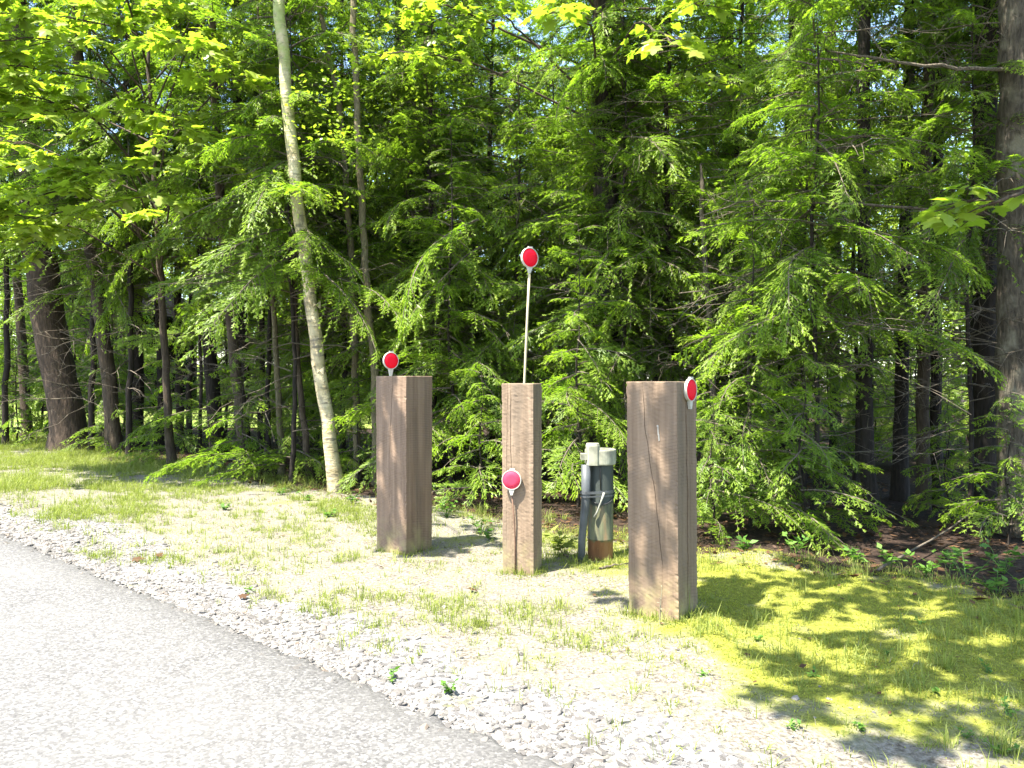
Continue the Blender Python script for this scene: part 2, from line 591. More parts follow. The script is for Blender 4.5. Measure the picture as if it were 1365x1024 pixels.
def build_gravel():
    rng = np.random.RandomState(4)
    n = 60000
    t = rng.uniform(-8.5, 2.4, n)
    s = np.where(rng.rand(n) < .72, rng.uniform(-.13, .8, n), rng.uniform(.3, 2.6, n))
    x = RP[0] + RD[0] * t + RN[0] * s
    y = RP[1] + RD[1] * t + RN[1] * s
    nz = snoise(x, y, 2.0, 21)
    keep = rng.rand(n) < np.clip(.92 - (s + .5 * nz) * 1.4, .24, 1) * np.where(s < 0, .35, 1) * np.where((x > .9) & (s > 1.2), .15, 1)
    x, y, s = x[keep], y[keep], s[keep]
    n = len(x)
    size = rng.lognormal(math.log(.0068), .6, n) * (1 - .25 * sstep(.7, 1.6, s))
    size = np.clip(size, .0035, .034)
    size *= 1 - .42 * sstep(.4, .9, s)
    # stones: 10-gon-ish flakes: bottom ring, top ring inset
    K = 6
    th = (np.arange(K) / K * 2 * math.pi)[None] + rng.uniform(0, 1, (n, 1)) + rng.uniform(-.35, .35, (n, K))
    r = size[:, None] * rng.uniform(.65, 1.2, (n, K))
    el = rng.uniform(.6, 1.0, n)[:, None]
    ro = rng.uniform(0, 6.28, n)[:, None]
    lx, ly = r * np.cos(th), r * np.sin(th) * el
    bx, by = lx * np.cos(ro) - ly * np.sin(ro), lx * np.sin(ro) + ly * np.cos(ro)
    h = size * rng.uniform(.08, .42, n)
    tx, ty = rng.normal(0, .22, (n, 1)), rng.normal(0, .22, (n, 1))
    zb = np.where(s < .0, .010, gz(x, y))
    low = np.stack([x[:, None] + bx, y[:, None] + by, zb[:, None] - size[:, None] * .35 + tx * bx + ty * by], -1)
    ins = rng.uniform(.55, .85, (n, 1))
    top = np.stack([x[:, None] + bx * ins, y[:, None] + by * ins, (zb + h)[:, None] + tx * bx + ty * by], -1)
    mid = np.stack([x[:, None] + bx * 1.04, y[:, None] + by * 1.04, (zb + h * .35)[:, None] + tx * bx + ty * by], -1)
    cen = np.stack([x, y, zb + h * 1.1], -1)[:, None]
    V = np.concatenate([low, mid, top, cen], 1)
    base = np.arange(n)[:, None, None] * (3 * K + 1)
    k = np.arange(K)
    k2 = (k + 1) % K
    q = np.concatenate([np.stack([k, k2, K + k2, K + k], -1), np.stack([K + k, K + k2, 2 * K + k2, 2 * K + k], -1)])
    tt = np.stack([2 * K + k, 2 * K + k2, np.full(K, 3 * K)], -1)
    m = MB()
    m.add(V.reshape(-1, 3), (q[None] + base).reshape(-1, 4), (tt[None] + base).reshape(-1, 3))
    tag(m.build('gravel', M['stone']), 'pale grey shale gravel along the edge of the asphalt', 'gravel', kind='stuff')


build_gravel()


def blades(m, x, y, z, h, w, lean, rng, mi=0, az=None):
    n = len(x)
    lean = np.minimum(lean, 2.4)
    az = rng.uniform(0, 6.283, n) if az is None else az
    d = np.stack([np.cos(az), np.sin(az), np.zeros(n)], -1)
    sd = np.stack([-np.sin(az), np.cos(az), np.zeros(n)], -1)
    P = np.stack([x, y, z - .006], -1)
    up = np.array([0, 0, 1.0])
    mid = P + up * (h * np.maximum(.3, .6 - .12 * lean))[:, None] + d * (lean * h * .3)[:, None]
    tip = P + up * (h * np.maximum(.12, 1 - .35 * lean))[:, None] + d * (lean * h)[:, None]
    a, b = P - sd * (w / 2)[:, None], P + sd * (w / 2)[:, None]
    c, e = mid + sd * (w * .4)[:, None], mid - sd * (w * .4)[:, None]
    V = np.stack([a, b, c, e, tip], 1)
    base = np.arange(n)[:, None] * 5
    m.add(V.reshape(-1, 3), np.array([[0, 1, 2, 3]]) + base, np.array([[3, 2, 4]]) + base, mi)


def build_grass():
    rng = np.random.RandomState(11)

    def scatter(n, smin, smax, tmin=-13, tmax=3.2):
        # denser near the camera
        t = rng.uniform(tmin, tmax, n)
        s = rng.uniform(smin, smax, n)
        return RP[0] + RD[0] * t + RN[0] * s, RP[1] + RD[1] * t + RN[1] * s, s
    m = MB()
    # clumped green grass
    x, y, s = scatter(60000, .12, 3.6, -18)
    cl = snoise(x, y, 3.0, 41, 3) + .5 * snoise(x, y, 11, 42, 2)
    dens = sstep(-.1, .9, cl + .55 * sstep(-1.8, -5.5, x) - .12 * sstep(1, .4, s) + .25 * sstep(2.0, 2.8, s)) * sstep(.15, .8, s + .35 * cl)
    dens = np.maximum(dens, .10 * sstep(.1, .5, s))
    dens *= np.where((x > -.9) & (s > 1.0), .75, 1) * (1 - .5 * sstep(3.0, 3.5, s))
    k = rng.rand(len(x)) < dens * .95
    x, y, s = x[k], y[k], s[k]
    for (cx_, cy_), w_, a_ in ((gp(541, 742), .29, R(34)), (gp(711, 767), .213, R(18)), (gp(905, 832), .285, R(34))):
        u_ = rng.uniform(-.05, 1.05, 26) * w_
        o_ = rng.uniform(.004, .035, 26)
        lf = rng.rand(26) < .55
        x = np.concatenate([x, np.where(lf, cx_ - math.cos(a_) * u_ - math.sin(a_) * o_, cx_ + math.sin(a_) * u_ + math.cos(a_) * o_)])
        y = np.concatenate([y, np.where(lf, cy_ + math.sin(a_) * u_ - math.cos(a_) * o_, cy_ + math.cos(a_) * u_ - math.sin(a_) * o_)])
    n = len(x)
    nb = rng.randint(3, 17, n)
    th = rng.lognormal(math.log(.044), .5, n) * (1 + .35 * sstep(-2, -6, x))
    idx = np.repeat(np.arange(n), nb)
    N = len(idx)
    az = rng.uniform(0, 6.283, N)
    rr = .022 * np.sqrt(rng.rand(N)) * (1 + 6 * th[idx])
    bx, by = x[idx] + rr * np.cos(az), y[idx] + rr * np.sin(az)
    h = np.clip(th[idx] * rng.uniform(.45, 1.25, N), .012, .2)
    blades(m, bx, by, gz(bx, by), h, rng.uniform(.0022, .0052, N), rng.gamma(2.0, .33, N), rng, 0, az + rng.normal(0, .7, N))
    tag(m.build('grass', M['grass']), 'patchy thin green grass on the roadside verge', 'grass', kind='stuff')
    # straw thatch, low and flat
    m = MB()
    x, y, s = scatter(130000, .35, 3.0)
    cl = snoise(x, y, 2.4, 51, 3)
    k = rng.rand(len(x)) < sstep(-.5, .8, cl) * .3 * sstep(.3, 1.0, s) * np.where((x > 1.1) & (s > 1.3), .25, 1)
    x, y = x[k], y[k]
    n = len(x)
    blades(m, x, y, gz(x, y), rng.uniform(.012, .05, n), rng.uniform(.002, .004, n), rng.uniform(.7, 2.2, n), rng)
    tag(m.build('dry_grass', M['straw']), 'flattened straw coloured dry grass between the posts and the gravel', 'dry grass', kind='stuff')
    # moss pile
    m = MB()
    x, y, s = scatter(260000, .9, 3.4, -5, 3.0)
    nz = snoise(x, y, 2.0, 21)
    k = rng.rand(len(x)) < sstep(.1, 1.2, x + .3 * nz) * sstep(.9, 1.6, s + .25 * nz) * .62 + .05
    x, y = x[k], y[k]
    n = len(x)
    blades(m, x, y, gz(x, y), rng.uniform(.007, .022, n), rng.uniform(.003, .006, n), rng.uniform(.2, 1.2, n), rng)
    tag(m.build('moss', M['moss']), 'bright yellow green moss carpet right of the large post', 'moss', kind='stuff')


build_grass()

# ---------------------------------------------------------------- foliage generators
def leafquads(P, D, S, l, w):
    P, D, S = np.asarray(P), np.asarray(D), np.asarray(S)
    l, w = np.asarray(l)[:, None], np.asarray(w)[:, None]
    V = np.stack([P, P + D * l * .42 + S * w * .5, P + D * l, P + D * l * .42 - S * w * .5], 1)
    return V.reshape(-1, 3), np.arange(len(P) * 4).reshape(-1, 4)


def bough(L, seed, k=1.0):
    """flat drooping hemlock spray along +x; k > 1 is coarser"""
    rng = np.random.RandomState(seed)
    sp2, sp3 = (.036, .0195) if k == 1 else (.042 * k, .024 * k)
    droop, rise = rng.uniform(.22, .5) * L, rng.uniform(-.04, .14) * L
    sway = rng.uniform(-.22, .22) * L
    wob = (rng.uniform(-.05, .05), rng.uniform(0, 6), rng.uniform(-.04, .04))

    def axis(t):
        return np.array([L * t * (1 - .06 * t), sway * t * t + wob[0] * L * math.sin(5.5 * t + wob[1]) * t, rise * t - droop * t * t + wob[2] * L * math.sin(7 * t + wob[1]) * t])
    P, D, S, l, w, tip = [], [], [], [], [], []
    tw = MB()
    ts = np.linspace(0, 1, 8)
    V, Q, _ = tube([axis(t) for t in ts], np.linspace(.006 + .005 * L, .0015, 8), 4)
    tw.add(V, Q)
    n2 = int(L / sp2)
    gap = rng.uniform(.1, .9)
    for i in range(n2):
        t = .06 + .94 * (i + rng.uniform(0, 1)) / n2
        if abs(t - gap) < .05 and rng.rand() < .7:
            continue
        side = 1 if i % 2 else -1
        p = axis(t)
        tg = unit(axis(min(t + .02, 1.02)) - axis(t - .02))
        ang = side * R(rng.uniform(42, 68)) * (1 - .35 * t)
        c, s_ = math.cos(ang), math.sin(ang)
        d = unit(np.array([tg[0] * c - tg[1] * s_, tg[0] * s_ + tg[1] * c, tg[2] * .8 + rng.uniform(-.14, .10)]))
        l2 = (L * .34 * (1 - t) ** .75 + .05) * min(1, t / .2 + .35) * rng.uniform(.4, 1.3)
        if rng.rand() < .10:
            continue
        n3 = max(2, int(l2 / sp3))
        u = (np.arange(n3) + rng.uniform(0, 1, n3)) / n3
        dr = rng.uniform(.15, .85)
        pts = p + d * (l2 * u)[:, None] + tg * (.18 * l2 * u * u)[:, None]
        pts[:, 2] -= dr * l2 * u * u
        if l2 > .12:
            uu = np.linspace(0, 1, 4)
            pp = p + d * (l2 * uu)[:, None] + tg * (.18 * l2 * uu * uu)[:, None]
            pp[:, 2] -= dr * l2 * uu * uu
            V, Q, _ = tube(pp, np.linspace(.0035, .001, 4), 3)
            tw.add(V, Q)
        s3 = np.where(np.arange(n3) % 2, 1, -1)
        a3 = s3 * np.radians(rng.uniform(30, 62, n3)) * (1 - .55 * u)
        c, s_ = np.cos(a3), np.sin(a3)
        d3 = unit(np.stack([d[0] * c - d[1] * s_, d[0] * s_ + d[1] * c, d[2] - dr * u + rng.uniform(-.25, .15, n3)], -1))
        l3 = (.07 * (1 - u) + .036) * rng.uniform(.6, 1.35, n3) * (k ** .75)
        up = unit(np.stack([rng.uniform(-.35, .35, n3), rng.uniform(-.35, .35, n3), np.ones(n3)], -1))
        S3 = unit(np.cross(up, d3))
        tv = np.clip(.55 * u + .45 * t - .25 + rng.uniform(-.2, .2, n3), 0, 1) * .8
        P.append(pts), D.append(d3), S.append(S3), l.append(l3), w.append(.0135 * k ** .9 * np.ones(n3)), tip.append(tv)
        for fr, sg in ((.12, 1), (.32, -1), (.5, 1), (.66, -1))[:4 if k == 1 else 2]:
            dd = unit(d3 * .72 + S3 * sg * .68)
            P.append(pts + d3 * (l3 * fr)[:, None]), D.append(dd), S.append(unit(np.cross(up, dd)))
            l.append(l3 * rng.uniform(.35, .6)), w.append(.0105 * k ** .9 * np.ones(n3)), tip.append(tv * .9)
    V, Q = leafquads(np.concatenate(P), np.concatenate(D), np.concatenate(S), np.concatenate(l), np.concatenate(w))
    return (V, Q, np.concatenate(tip), np.concatenate(tw.v), np.concatenate(tw.q))


LENS = [.5, .8, 1.2, 1.7, 2.3]
LIB = {1: [[bough(L, 100 + 10 * i + j) for j in range(5)] for i, L in enumerate(LENS)],
       2: [[bough(L, 300 + 10 * i + j, 2.1) for j in range(2)] for i, L in enumerate(LENS)]}


def place_bough(m, pos, az, pitch, roll, L, rng, k=1):
    i = int(np.argmin([abs(x - L) for x in LENS]))
    V, Q, tp, Vt, Qt = LIB[k][i][rng.randint(len(LIB[k][i]))]
    f = L / LENS[i]
    cp, sp = math.cos(pitch), math.sin(pitch)
    cr, sr = math.cos(roll), math.sin(roll)
    ca, sa = math.cos(az), math.sin(az)
    Rx = np.array([[1, 0, 0], [0, cr, -sr], [0, sr, cr]])
    Ry = np.array([[cp, 0, -sp], [0, 1, 0], [sp, 0, cp]])
    Rz = np.array([[ca, -sa, 0], [sa, ca, 0], [0, 0, 1]])
    T = (Rz @ Ry @ Rx).T * f
    m.add(V @ T + pos, Q, None, 0, tp)
    m.add(Vt @ T + pos, Qt, None, 1)


def crown_mesh(name, H, z0, Lmax, nb, seed, coarse_above=99, mat='hemlock', power=.8, lowfill=1.0):
    rng = np.random.RandomState(seed)
    m = MB()
    for i in range(nb):
        f = (i + rng.uniform(0, 1)) / nb
        z = z0 + (H - z0) * f ** .95
        prof = max(.12, (1 - f) ** power) * (lowfill + (1 - lowfill) * min(1, f / .2))
        L = Lmax * prof * rng.uniform(.6, 1.12)
        az = i * 2.39996 + rng.uniform(-.5, .5)
        place_bough(m, np.array([0, 0, z]), az, R(rng.uniform(-22, 16) - (rng.rand() < .25) * rng.uniform(5, 30)) + .35 * f, R(rng.normal(0, 24)), max(.3, L), rng,
                    2 if z > coarse_above else 1)
    return m.mesh(name, [M[mat], M['twig']], False, 'tip')


CROWN = {
    'y1': crown_mesh('hemlock_crown', 3.1, .25, 1.25, 44, 1),
    'y2': crown_mesh('hemlock_crown', 4.4, .5, 1.55, 60, 2),
    'y3': crown_mesh('hemlock_crown', 5.6, .9, 1.75, 66, 3, mat='hemlock'),
    'y4': crown_mesh('hemlock_crown', 1.5, .12, .8, 22, 4),
    'm1': crown_mesh('hemlock_crown', 9.5, .9, 2.0, 118, 11, 7.0, power=.5),
    'm2': crown_mesh('hemlock_crown', 8.5, 1.5, 1.8, 100, 12, 7.0, power=.5),
    't1': crown_mesh('hemlock_crown', 13, 2.6, 2.5, 92, 5, 8.0, 'hemlock_deep', .7),
    't2': crown_mesh('hemlock_crown', 15, 3.4, 2.8, 100, 6, 8.0, 'hemlock_deep', .65),
    't3': crown_mesh('hemlock_crown', 11, 1.7, 2.2, 84, 7, 7.0, 'hemlock', .7),
    'p1': crown_mesh('hemlock_crown', 8, 2.3, 1.3, 46, 8, 7.0, 'hemlock', .6),
}


def dead_mesh(name, z0, z1, n, Lr, seed):
    """bare grey twiggy branches round a trunk"""
    rng = np.random.RandomState(seed)
    m = MB()
    for i in range(n):
        z = rng.uniform(z0, z1)
        az = rng.uniform(0, 6.28)
        L = rng.uniform(*Lr)
        d = np.array([math.cos(az), math.sin(az), rng.uniform(-.4, .4)])
        k = 7
        t = np.linspace(0, 1, k)
        bend = rng.uniform(-.25, .1)
        path = np.array([0, 0, z]) + d * (L * t)[:, None] + np.array([0, 0, 1]) * (bend * L * t * t)[:, None] + rng.normal(0, .035 * L, (k, 3)) * t[:, None]
        V, Q, _ = tube(path, np.linspace(.0035 + .003 * L, .0015, k), 4)
        m.add(V, Q)
        for j in range(rng.randint(4, 10)):
            f = rng.uniform(.25, .95)
            p = path[0] * (1 - f) + path[-1] * f
            ii = min(int(f * (k - 1)), k - 2)
            p = path[ii] + (path[ii + 1] - path[ii]) * (f * (k - 1) - ii)
            dd = unit(d + rng.normal(0, .75, 3))
            l = rng.uniform(.12, .42) * L * (1.1 - f) + .08
            tt = np.linspace(0, 1, 4)
            sub = p + dd * (l * tt)[:, None] + rng.normal(0, .04 * l, (4, 3)) * tt[:, None]
            sub[:, 2] -= .2 * l * tt * tt
            V, Q, _ = tube(sub, np.linspace(.0035, .0012, 4), 3)
            m.add(V, Q)
    return m.mesh(name, M['twig'])


DEAD = {
    'a': dead_mesh('dead_branch', .5, 3.2, 22, (.3, 1.1), 1),
    'b': dead_mesh('dead_branch', .8, 4.5, 30, (.3, 1.2), 2),
    'c': dead_mesh('dead_branch', .4, 2.2, 14, (.3, .9), 3),
    'd': dead_mesh('dead_branch', .5, 5.2, 60, (.4, 1.5), 4),
}

# maple leaf: five pointed lobes, along +x
ML = np.array([(0, 0), (-.06, .20), (.02, .40), (.20, .27), (.28, .42), (.50, .58), (.50, .36), (.58, .20), (.76, .20), (1.0, 0)])
ML = np.vstack([ML, ML[1:-1][::-1] * [1, -1]])


def maple_leaves(P, az, pitch, roll, size, rng):
    n = len(P)
    k = len(ML)
    lx = np.concatenate([[.3], ML[:, 0]])
    ly = np.concatenate([[0], ML[:, 1]])
    fold = rng.uniform(.05, .32, n)[:, None]
    curl = rng.uniform(.0, .35, n)[:, None]
    X = size[:, None] * lx[None]
    Yv = size[:, None] * ly[None] * .95
    Z = size[:, None] * (-fold * np.abs(ly)[None] * .6 - curl * (lx ** 2)[None] * .5)
    cr, sr = np.cos(roll)[:, None], np.sin(roll)[:, None]
    Y2, Z2 = Yv * cr - Z * sr, Yv * sr + Z * cr
    cp, sp = np.cos(pitch)[:, None], np.sin(pitch)[:, None]
    X3, Z3 = X * cp - Z2 * sp, X * sp + Z2 * cp
    ca, sa = np.cos(az)[:, None], np.sin(az)[:, None]
    V = np.stack([X3 * ca - Y2 * sa, X3 * sa + Y2 * ca, Z3], -1) + P[:, None]
    o = np.arange(k)
    tri = np.stack([np.zeros(k, int), 1 + o, 1 + (o + 1) % k], -1)
    return V.reshape(-1, 3), (tri[None] + (np.arange(n) * (k + 1))[:, None, None]).reshape(-1, 3)


def maple_limb(mw, ml, path, r0, rng, size=.15, nsub=7, leaves=13, spread=.9, tstart=.35):
    """limb tube + layered leafy twigs"""
    P = np.asarray(path, float)
    tt = np.linspace(0, 1, 14)
    seg = np.linspace(0, 1, len(P))
    Q_ = np.stack([np.interp(tt, seg, P[:, i]) for i in range(3)], -1)
    Q_ += rng.normal(0, .02, Q_.shape) * tt[:, None]
    V, Q, _ = tube(Q_, np.linspace(r0, .006, 14), 6)
    mw.add(V, Q)
    for j in range(nsub):
        f = tstart + (1 - tstart) * (j + rng.uniform(0, 1)) / nsub
        i = min(int(f * 13), 12)
        p = Q_[i] + (Q_[i + 1] - Q_[i]) * (f * 13 - i)
        tg = unit(Q_[i + 1] - Q_[i])
        a = (1 if j % 2 else -1) * R(rng.uniform(20, 75))
        d = unit(np.array([tg[0] * math.cos(a) - tg[1] * math.sin(a), tg[0] * math.sin(a) + tg[1] * math.cos(a), tg[2] * .5 + rng.uniform(-.15, .25)]))
        l = spread * rng.uniform(.5, 1.1) * (1.15 - .5 * f)
        u = np.linspace(0, 1, 6)
        sub = p + d * (l * u)[:, None]
        sub[:, 2] += -.18 * l * u * u
        V, Q, _ = tube(sub, np.linspace(.006, .002, 6), 4)
        mw.add(V, Q)
        n = max(4, int(leaves * rng.uniform(.7, 1.3)))
        uu = rng.uniform(.15, 1.0, n)
        base = p + d * (l * uu)[:, None]
        base[:, 2] -= .18 * l * uu * uu
        az = math.atan2(d[1], d[0]) + np.where(np.arange(n) % 2, 1, -1) * np.radians(rng.uniform(15, 85, n))
        pet = .07 * rng.uniform(.4, 1.5, n)
        tipp = base + np.stack([np.cos(az), np.sin(az), rng.uniform(-.5, .35, n)], -1) * pet[:, None]
        for q in range(n):
            V, Q, _ = tube([base[q], tipp[q]], .0014, 3)
            mw.add(V, Q)
        V, T = maple_leaves(tipp, az + rng.normal(0, .3, n), np.radians(rng.uniform(-48, 8, n)), np.radians(rng.normal(0, 20, n)), size * rng.uniform(.55, 1.2, n), rng)
        ml.add(V, None, T)


def broad_crown(name, H, z0, rad, ncl, per, leaf, seed, mat='broad'):
    """clumped broadleaf crown + its limbs; returns leaf mesh and limb mesh"""
    rng = np.random.RandomState(seed)
    m, b = MB(), MB()
    for i in range(ncl):
        f = rng.uniform(0, 1)
        z = z0 + (H - z0) * f
        rr = rad * math.sqrt(max(.05, 1 - (2 * f - .85) ** 2 * .75)) * rng.uniform(.25, 1.0)
        az = rng.uniform(0, 6.28)
        c = np.array([rr * math.cos(az), rr * math.sin(az), z])
        st = np.array([0, 0, max(.5, z - rr * rng.uniform(.3, .8))])
        t = np.linspace(0, 1, 5)[:, None]
        V, Q, _ = tube(st + (c - st) * t + rng.normal(0, .06, (5, 3)) * t, np.linspace(.03, .006, 5), 4)
        b.add(V, Q)
        n = int(per * rng.uniform(.5, 1.4))
        cs = rng.uniform(.35, .8) * rad * (.33 if rad > 2 else .24)
        P = c + rng.normal(0, 1, (n, 3)) * [cs, cs, cs * .28]
        a = rng.uniform(0, 6.28, n)
        D = unit(np.stack([np.cos(a), np.sin(a), rng.uniform(-.9, .2, n)], -1))
        up = unit(rng.normal(0, .45, (n, 3)) + [0, 0, 1])
        l = leaf * rng.uniform(.6, 1.3, n)
        V, Q = leafquads(P, D, unit(np.cross(up, D)), l, l * .62)
        m.add(V, Q)
    return m.mesh(name, M[mat]), b.mesh('limb', M['bark_dark'])


CROWN['s1'] = broad_crown('crown', 7.4, 2.9, 1.4, 70, 60, .055, 15)[0]
CROWN['s2'] = broad_crown('crown', 6.4, 2.4, 1.3, 60, 60, .06, 16)[0]


# ---------------------------------------------------------------- trees
def trunk_mesh(path, rad, mat, seed, sides=14, flare=1.35, noise=.05):
    rng = np.random.RandomState(seed)
    P = np.asarray(path, float)
    seg = np.concatenate([[0], np.cumsum(np.linalg.norm(np.diff(P, axis=0), axis=1))])
    n = max(14, int(seg[-1] / .22))
    t = np.linspace(0, seg[-1], n)
    Q_ = np.stack([np.interp(t, seg, P[:, i]) for i in range(3)], -1)
    r = np.interp(t, seg, rad)
    # smooth the bends a little
    for _ in range(2):
        Q_[1:-1] = (Q_[:-2] + 2 * Q_[1:-1] + Q_[2:]) / 4
    Q_[1:, :2] += rng.normal(0, .008, (n - 1, 2))
    r = r * (1 + (flare - 1) * np.exp(-np.maximum(Q_[:, 2], 0) / .22))
    V, Q, _ = tube(Q_, r, sides, False, noise, rng)
    m = MB()
    m.add(V, Q)
    return m.mesh('trunk', M[mat], True)


def tree(name, label, px, wpx, Y, mat='bark_dark', H=12.0, crown=None, cscale=1.0, crot=None, cdz=0.0, dead=None, group=None, cat='tree', seed=0, flare=1.35, deadscale=1.0):
    """trunk through photo points (bottom -> top) at depth Y, continued up to height H"""
    x0 = wx(px[0][0], Y)
    z0 = g1(x0, Y)
    root = empty(name, (x0, Y, z0))
    tag(root, label, cat, group)
    pts = [(0, 0, -.12), (0, 0, 0.02)]
    rads = [wpx[0] / F * Y / 2] * 2
    for q in px[1:]:
        pts.append((wx(q[0], Y) - x0, 0, wz(q[1], Y) - z0))
    n = len(px)
    for i in range(1, n):
        rads.append((wpx[0] + (wpx[1] - wpx[0]) * i / (n - 1)) / F * Y / 2)
    zt = pts[-1][2]
    if zt < H:
        a, b = np.array(pts[-2]), np.array(pts[-1])
        sl = (b - a)[:2] / max(.3, (b - a)[2])
        rt = rads[-1]
        for f in (.5, 1.0):
            z = zt + (H - zt) * f
            pts.append((b[0] + sl[0] * (z - zt) * .6, b[1], z))
            rads.append(max(.01, rt * (1 - .85 * f)))
    link('trunk', trunk_mesh(pts, rads, mat, seed + int(abs(x0) * 100)), root)
    rr = random.Random(int(abs(x0) * 1000) + seed)
    pa = np.array(pts)
    if crown:
        zc = min(5.0, pa[-1][2] * .6)
        o = link('crown', CROWN[crown], root, (float(np.interp(zc, pa[:, 2], pa[:, 0])), 0, cdz), rr.uniform(0, 6.28) if crot is None else crot, cscale)
    if dead:
        o = link('dead_branch', DEAD[dead], root, (float(np.interp(1.5, pa[:, 2], pa[:, 0])), 0, 0), rr.uniform(0, 6.28), deadscale)
    return root


HEM = 'hemlock_tree'
G_T = 'tall trees at the forest edge'
# left side
tree(HEM, 'thick reddish brown leaning hemlock trunk in front of the dark shed', [(92, 600), (88, 540), (66, 430), (50, 310), (36, 180)], (43, 38), 13.6, 'bark_red', 14, 't1', 1.0, 1.0, 1.2, 'a', G_T, flare=1.25)
tree(HEM, 'slim grey brown trunk at the far left edge, left of the thick reddish trunk', [(36, 600), (30, 470), (22, 330), (14, 100)], (13, 9), 15.5, 'bark_brown', 12, 't3', 1.0, 2.2, 1.6, 'c', G_T)
tree(HEM, 'slender brown leaning trunk just right of the thick reddish trunk', [(152, 604), (148, 540), (132, 400), (120, 310), (108, 120)], (20, 15), 12.8, 'bark_brown', 12, 'p1', 1.1, .3, .4, 'a', G_T)
tree(HEM, 'straight dark trunk left of the gap to the sunny lawn', [(183, 590), (184, 480), (182, 360), (181, 150)], (16, 12), 14.2, 'bark_dark', 12, 't3', .95, 4.1, 1.3, 'c', G_T)
tree(HEM, 'straight dark trunk standing in the middle of the sunny lawn gap', [(214, 592), (216, 500), (212, 380), (204, 150)], (13, 10), 14.0, 'bark_dark', 11, 'p1', 1.0, 2.0, .9, 'c', G_T)
tree(HEM, 'thin dark trunk right of the sunny lawn gap', [(240, 592), (239, 500), (238, 380), (236, 150)], (11, 8), 13.6, 'bark_dark', 10, 'p1', 1.0, 5.2, .8, None, G_T)
tree(HEM, 'black leaning trunk behind the brown leaning stem, left of the birch', [(290, 606), (284, 520), (276, 410), (270, 200)], (20, 15), 12.4, 'bark_dark', 12, 't3', 1.0, 3.0, 1.5, 'a', G_T)
tree(HEM, 'brown leaning stem crossing in front of the dark trunks left of the birch', [(328, 625), (318, 540), (306, 400), (296, 300), (286, 100)], (16, 11), 10.6, 'bark_brown', 11, 'p1', 1.0, 1.4, .6, 'a', G_T)
tree(HEM, 'dark straight trunk between the brown leaning stem and the birch', [(324, 612), (322, 500), (320, 360), (318, 100)], (20, 15), 12.0, 'bark_dark', 13, 't1', .95, 5.0, 1.0, 'c', G_T)
# thin saplings
for px, w, Y, mat, lab in [
    ([(376, 628), (372, 540), (366, 430), (352, 200)], (9, 6), 10.2, 'bark_tan', 'thin tan sapling just left of the birch, leaning away from it'),
    ([(412, 640), (402, 540), (392, 430), (386, 200)], (9, 6), 9.7, 'bark_brown', 'thin brown sapling close beside the left of the birch foot'),
    ([(357, 620), (357, 540), (360, 430), (362, 200)], (7, 5), 10.8, 'bark_dark', 'very thin dark sapling in the thicket left of the birch'),
    ([(474, 640), (476, 540), (468, 330), (455, 150), (428, 20)], (10, 7), 9.6, 'bark_tan', 'slim tan stem right of the birch, curving left at the top'),
    ([(502, 655), (500, 500), (488, 380), (479, 200), (472, 0)], (11, 8), 9.2, 'bark_tan', 'tall tan stem left of the reddish wooden post'),
]:
    tree('sapling', lab, px, w, Y, mat, 7.0, 's1' if Y < 9.3 else 's2' if Y > 10.5 else 'p1', 1.0, None, .2, None, 'thin saplings around the birch', 'sapling', flare=1.1)
tree('sapling', 'pale dead sapling with bare tangled twigs above the big right post', [(958, 690), (950, 500), (942, 380), (934, 250)], (10, 6), 8.2, 'twig', 3.6, None, 1, None, 0, 'b', None, 'sapling', flare=1.1)
# birch
birch = tree('birch_tree', 'cream white birch trunk with peeling bark leaning left of the posts', [(449, 660), (444, 620), (428, 500), (415, 400), (398, 280), (386, 150), (373, 10)], (18.5, 15), 8.75, 'birch', 9, None, flare=1.2, cat='birch')
mw, ml = MB(), MB()
rg = np.random.RandomState(71)
bx0 = birch.location
for k in range(9):
    a = k * 2.4
    zz = 5.9 + .33 * k
    maple_limb(mw, ml, [(-.75, 0, zz), (-.75 + .8 * math.cos(a), .8 * math.sin(a), zz + .5), (-.75 + 1.7 * math.cos(a), 1.7 * math.sin(a), zz + .6)], .012, rg, .09, 9, 20, .8)
mw.build('limb', M['twig'], birch)
ml.build('crown', M['broad'], birch)
for q, (zz, L, a0) in enumerate([(1.42, .10, 3.3), (1.36, .07, 4.3), (2.1, .06, 5.1)]):
    pl = MB()
    px_ = np.interp(zz, [0, 1.37, 2.2], [0, -.178, -.29])
    th = np.linspace(0, 1, 5)
    ring = [np.array([px_ + (.078 + .028 * t * t) * math.cos(a0 + .9 * t), (.078 + .028 * t * t) * math.sin(a0 + .9 * t), zz]) for t in th]
    V = np.array([r + [0, 0, (L / 2 - .02 * i) * sg] for i, r in enumerate(ring) for sg in (-1, 1)])
    Vin = V * 1.0 + [.003, .003, 0]
    Q = [[2 * i, 2 * i + 2, 2 * i + 3, 2 * i + 1] for i in range(4)]
    pl.add(V, Q)
    pl.build('peeling_bark', M['birch'], birch)

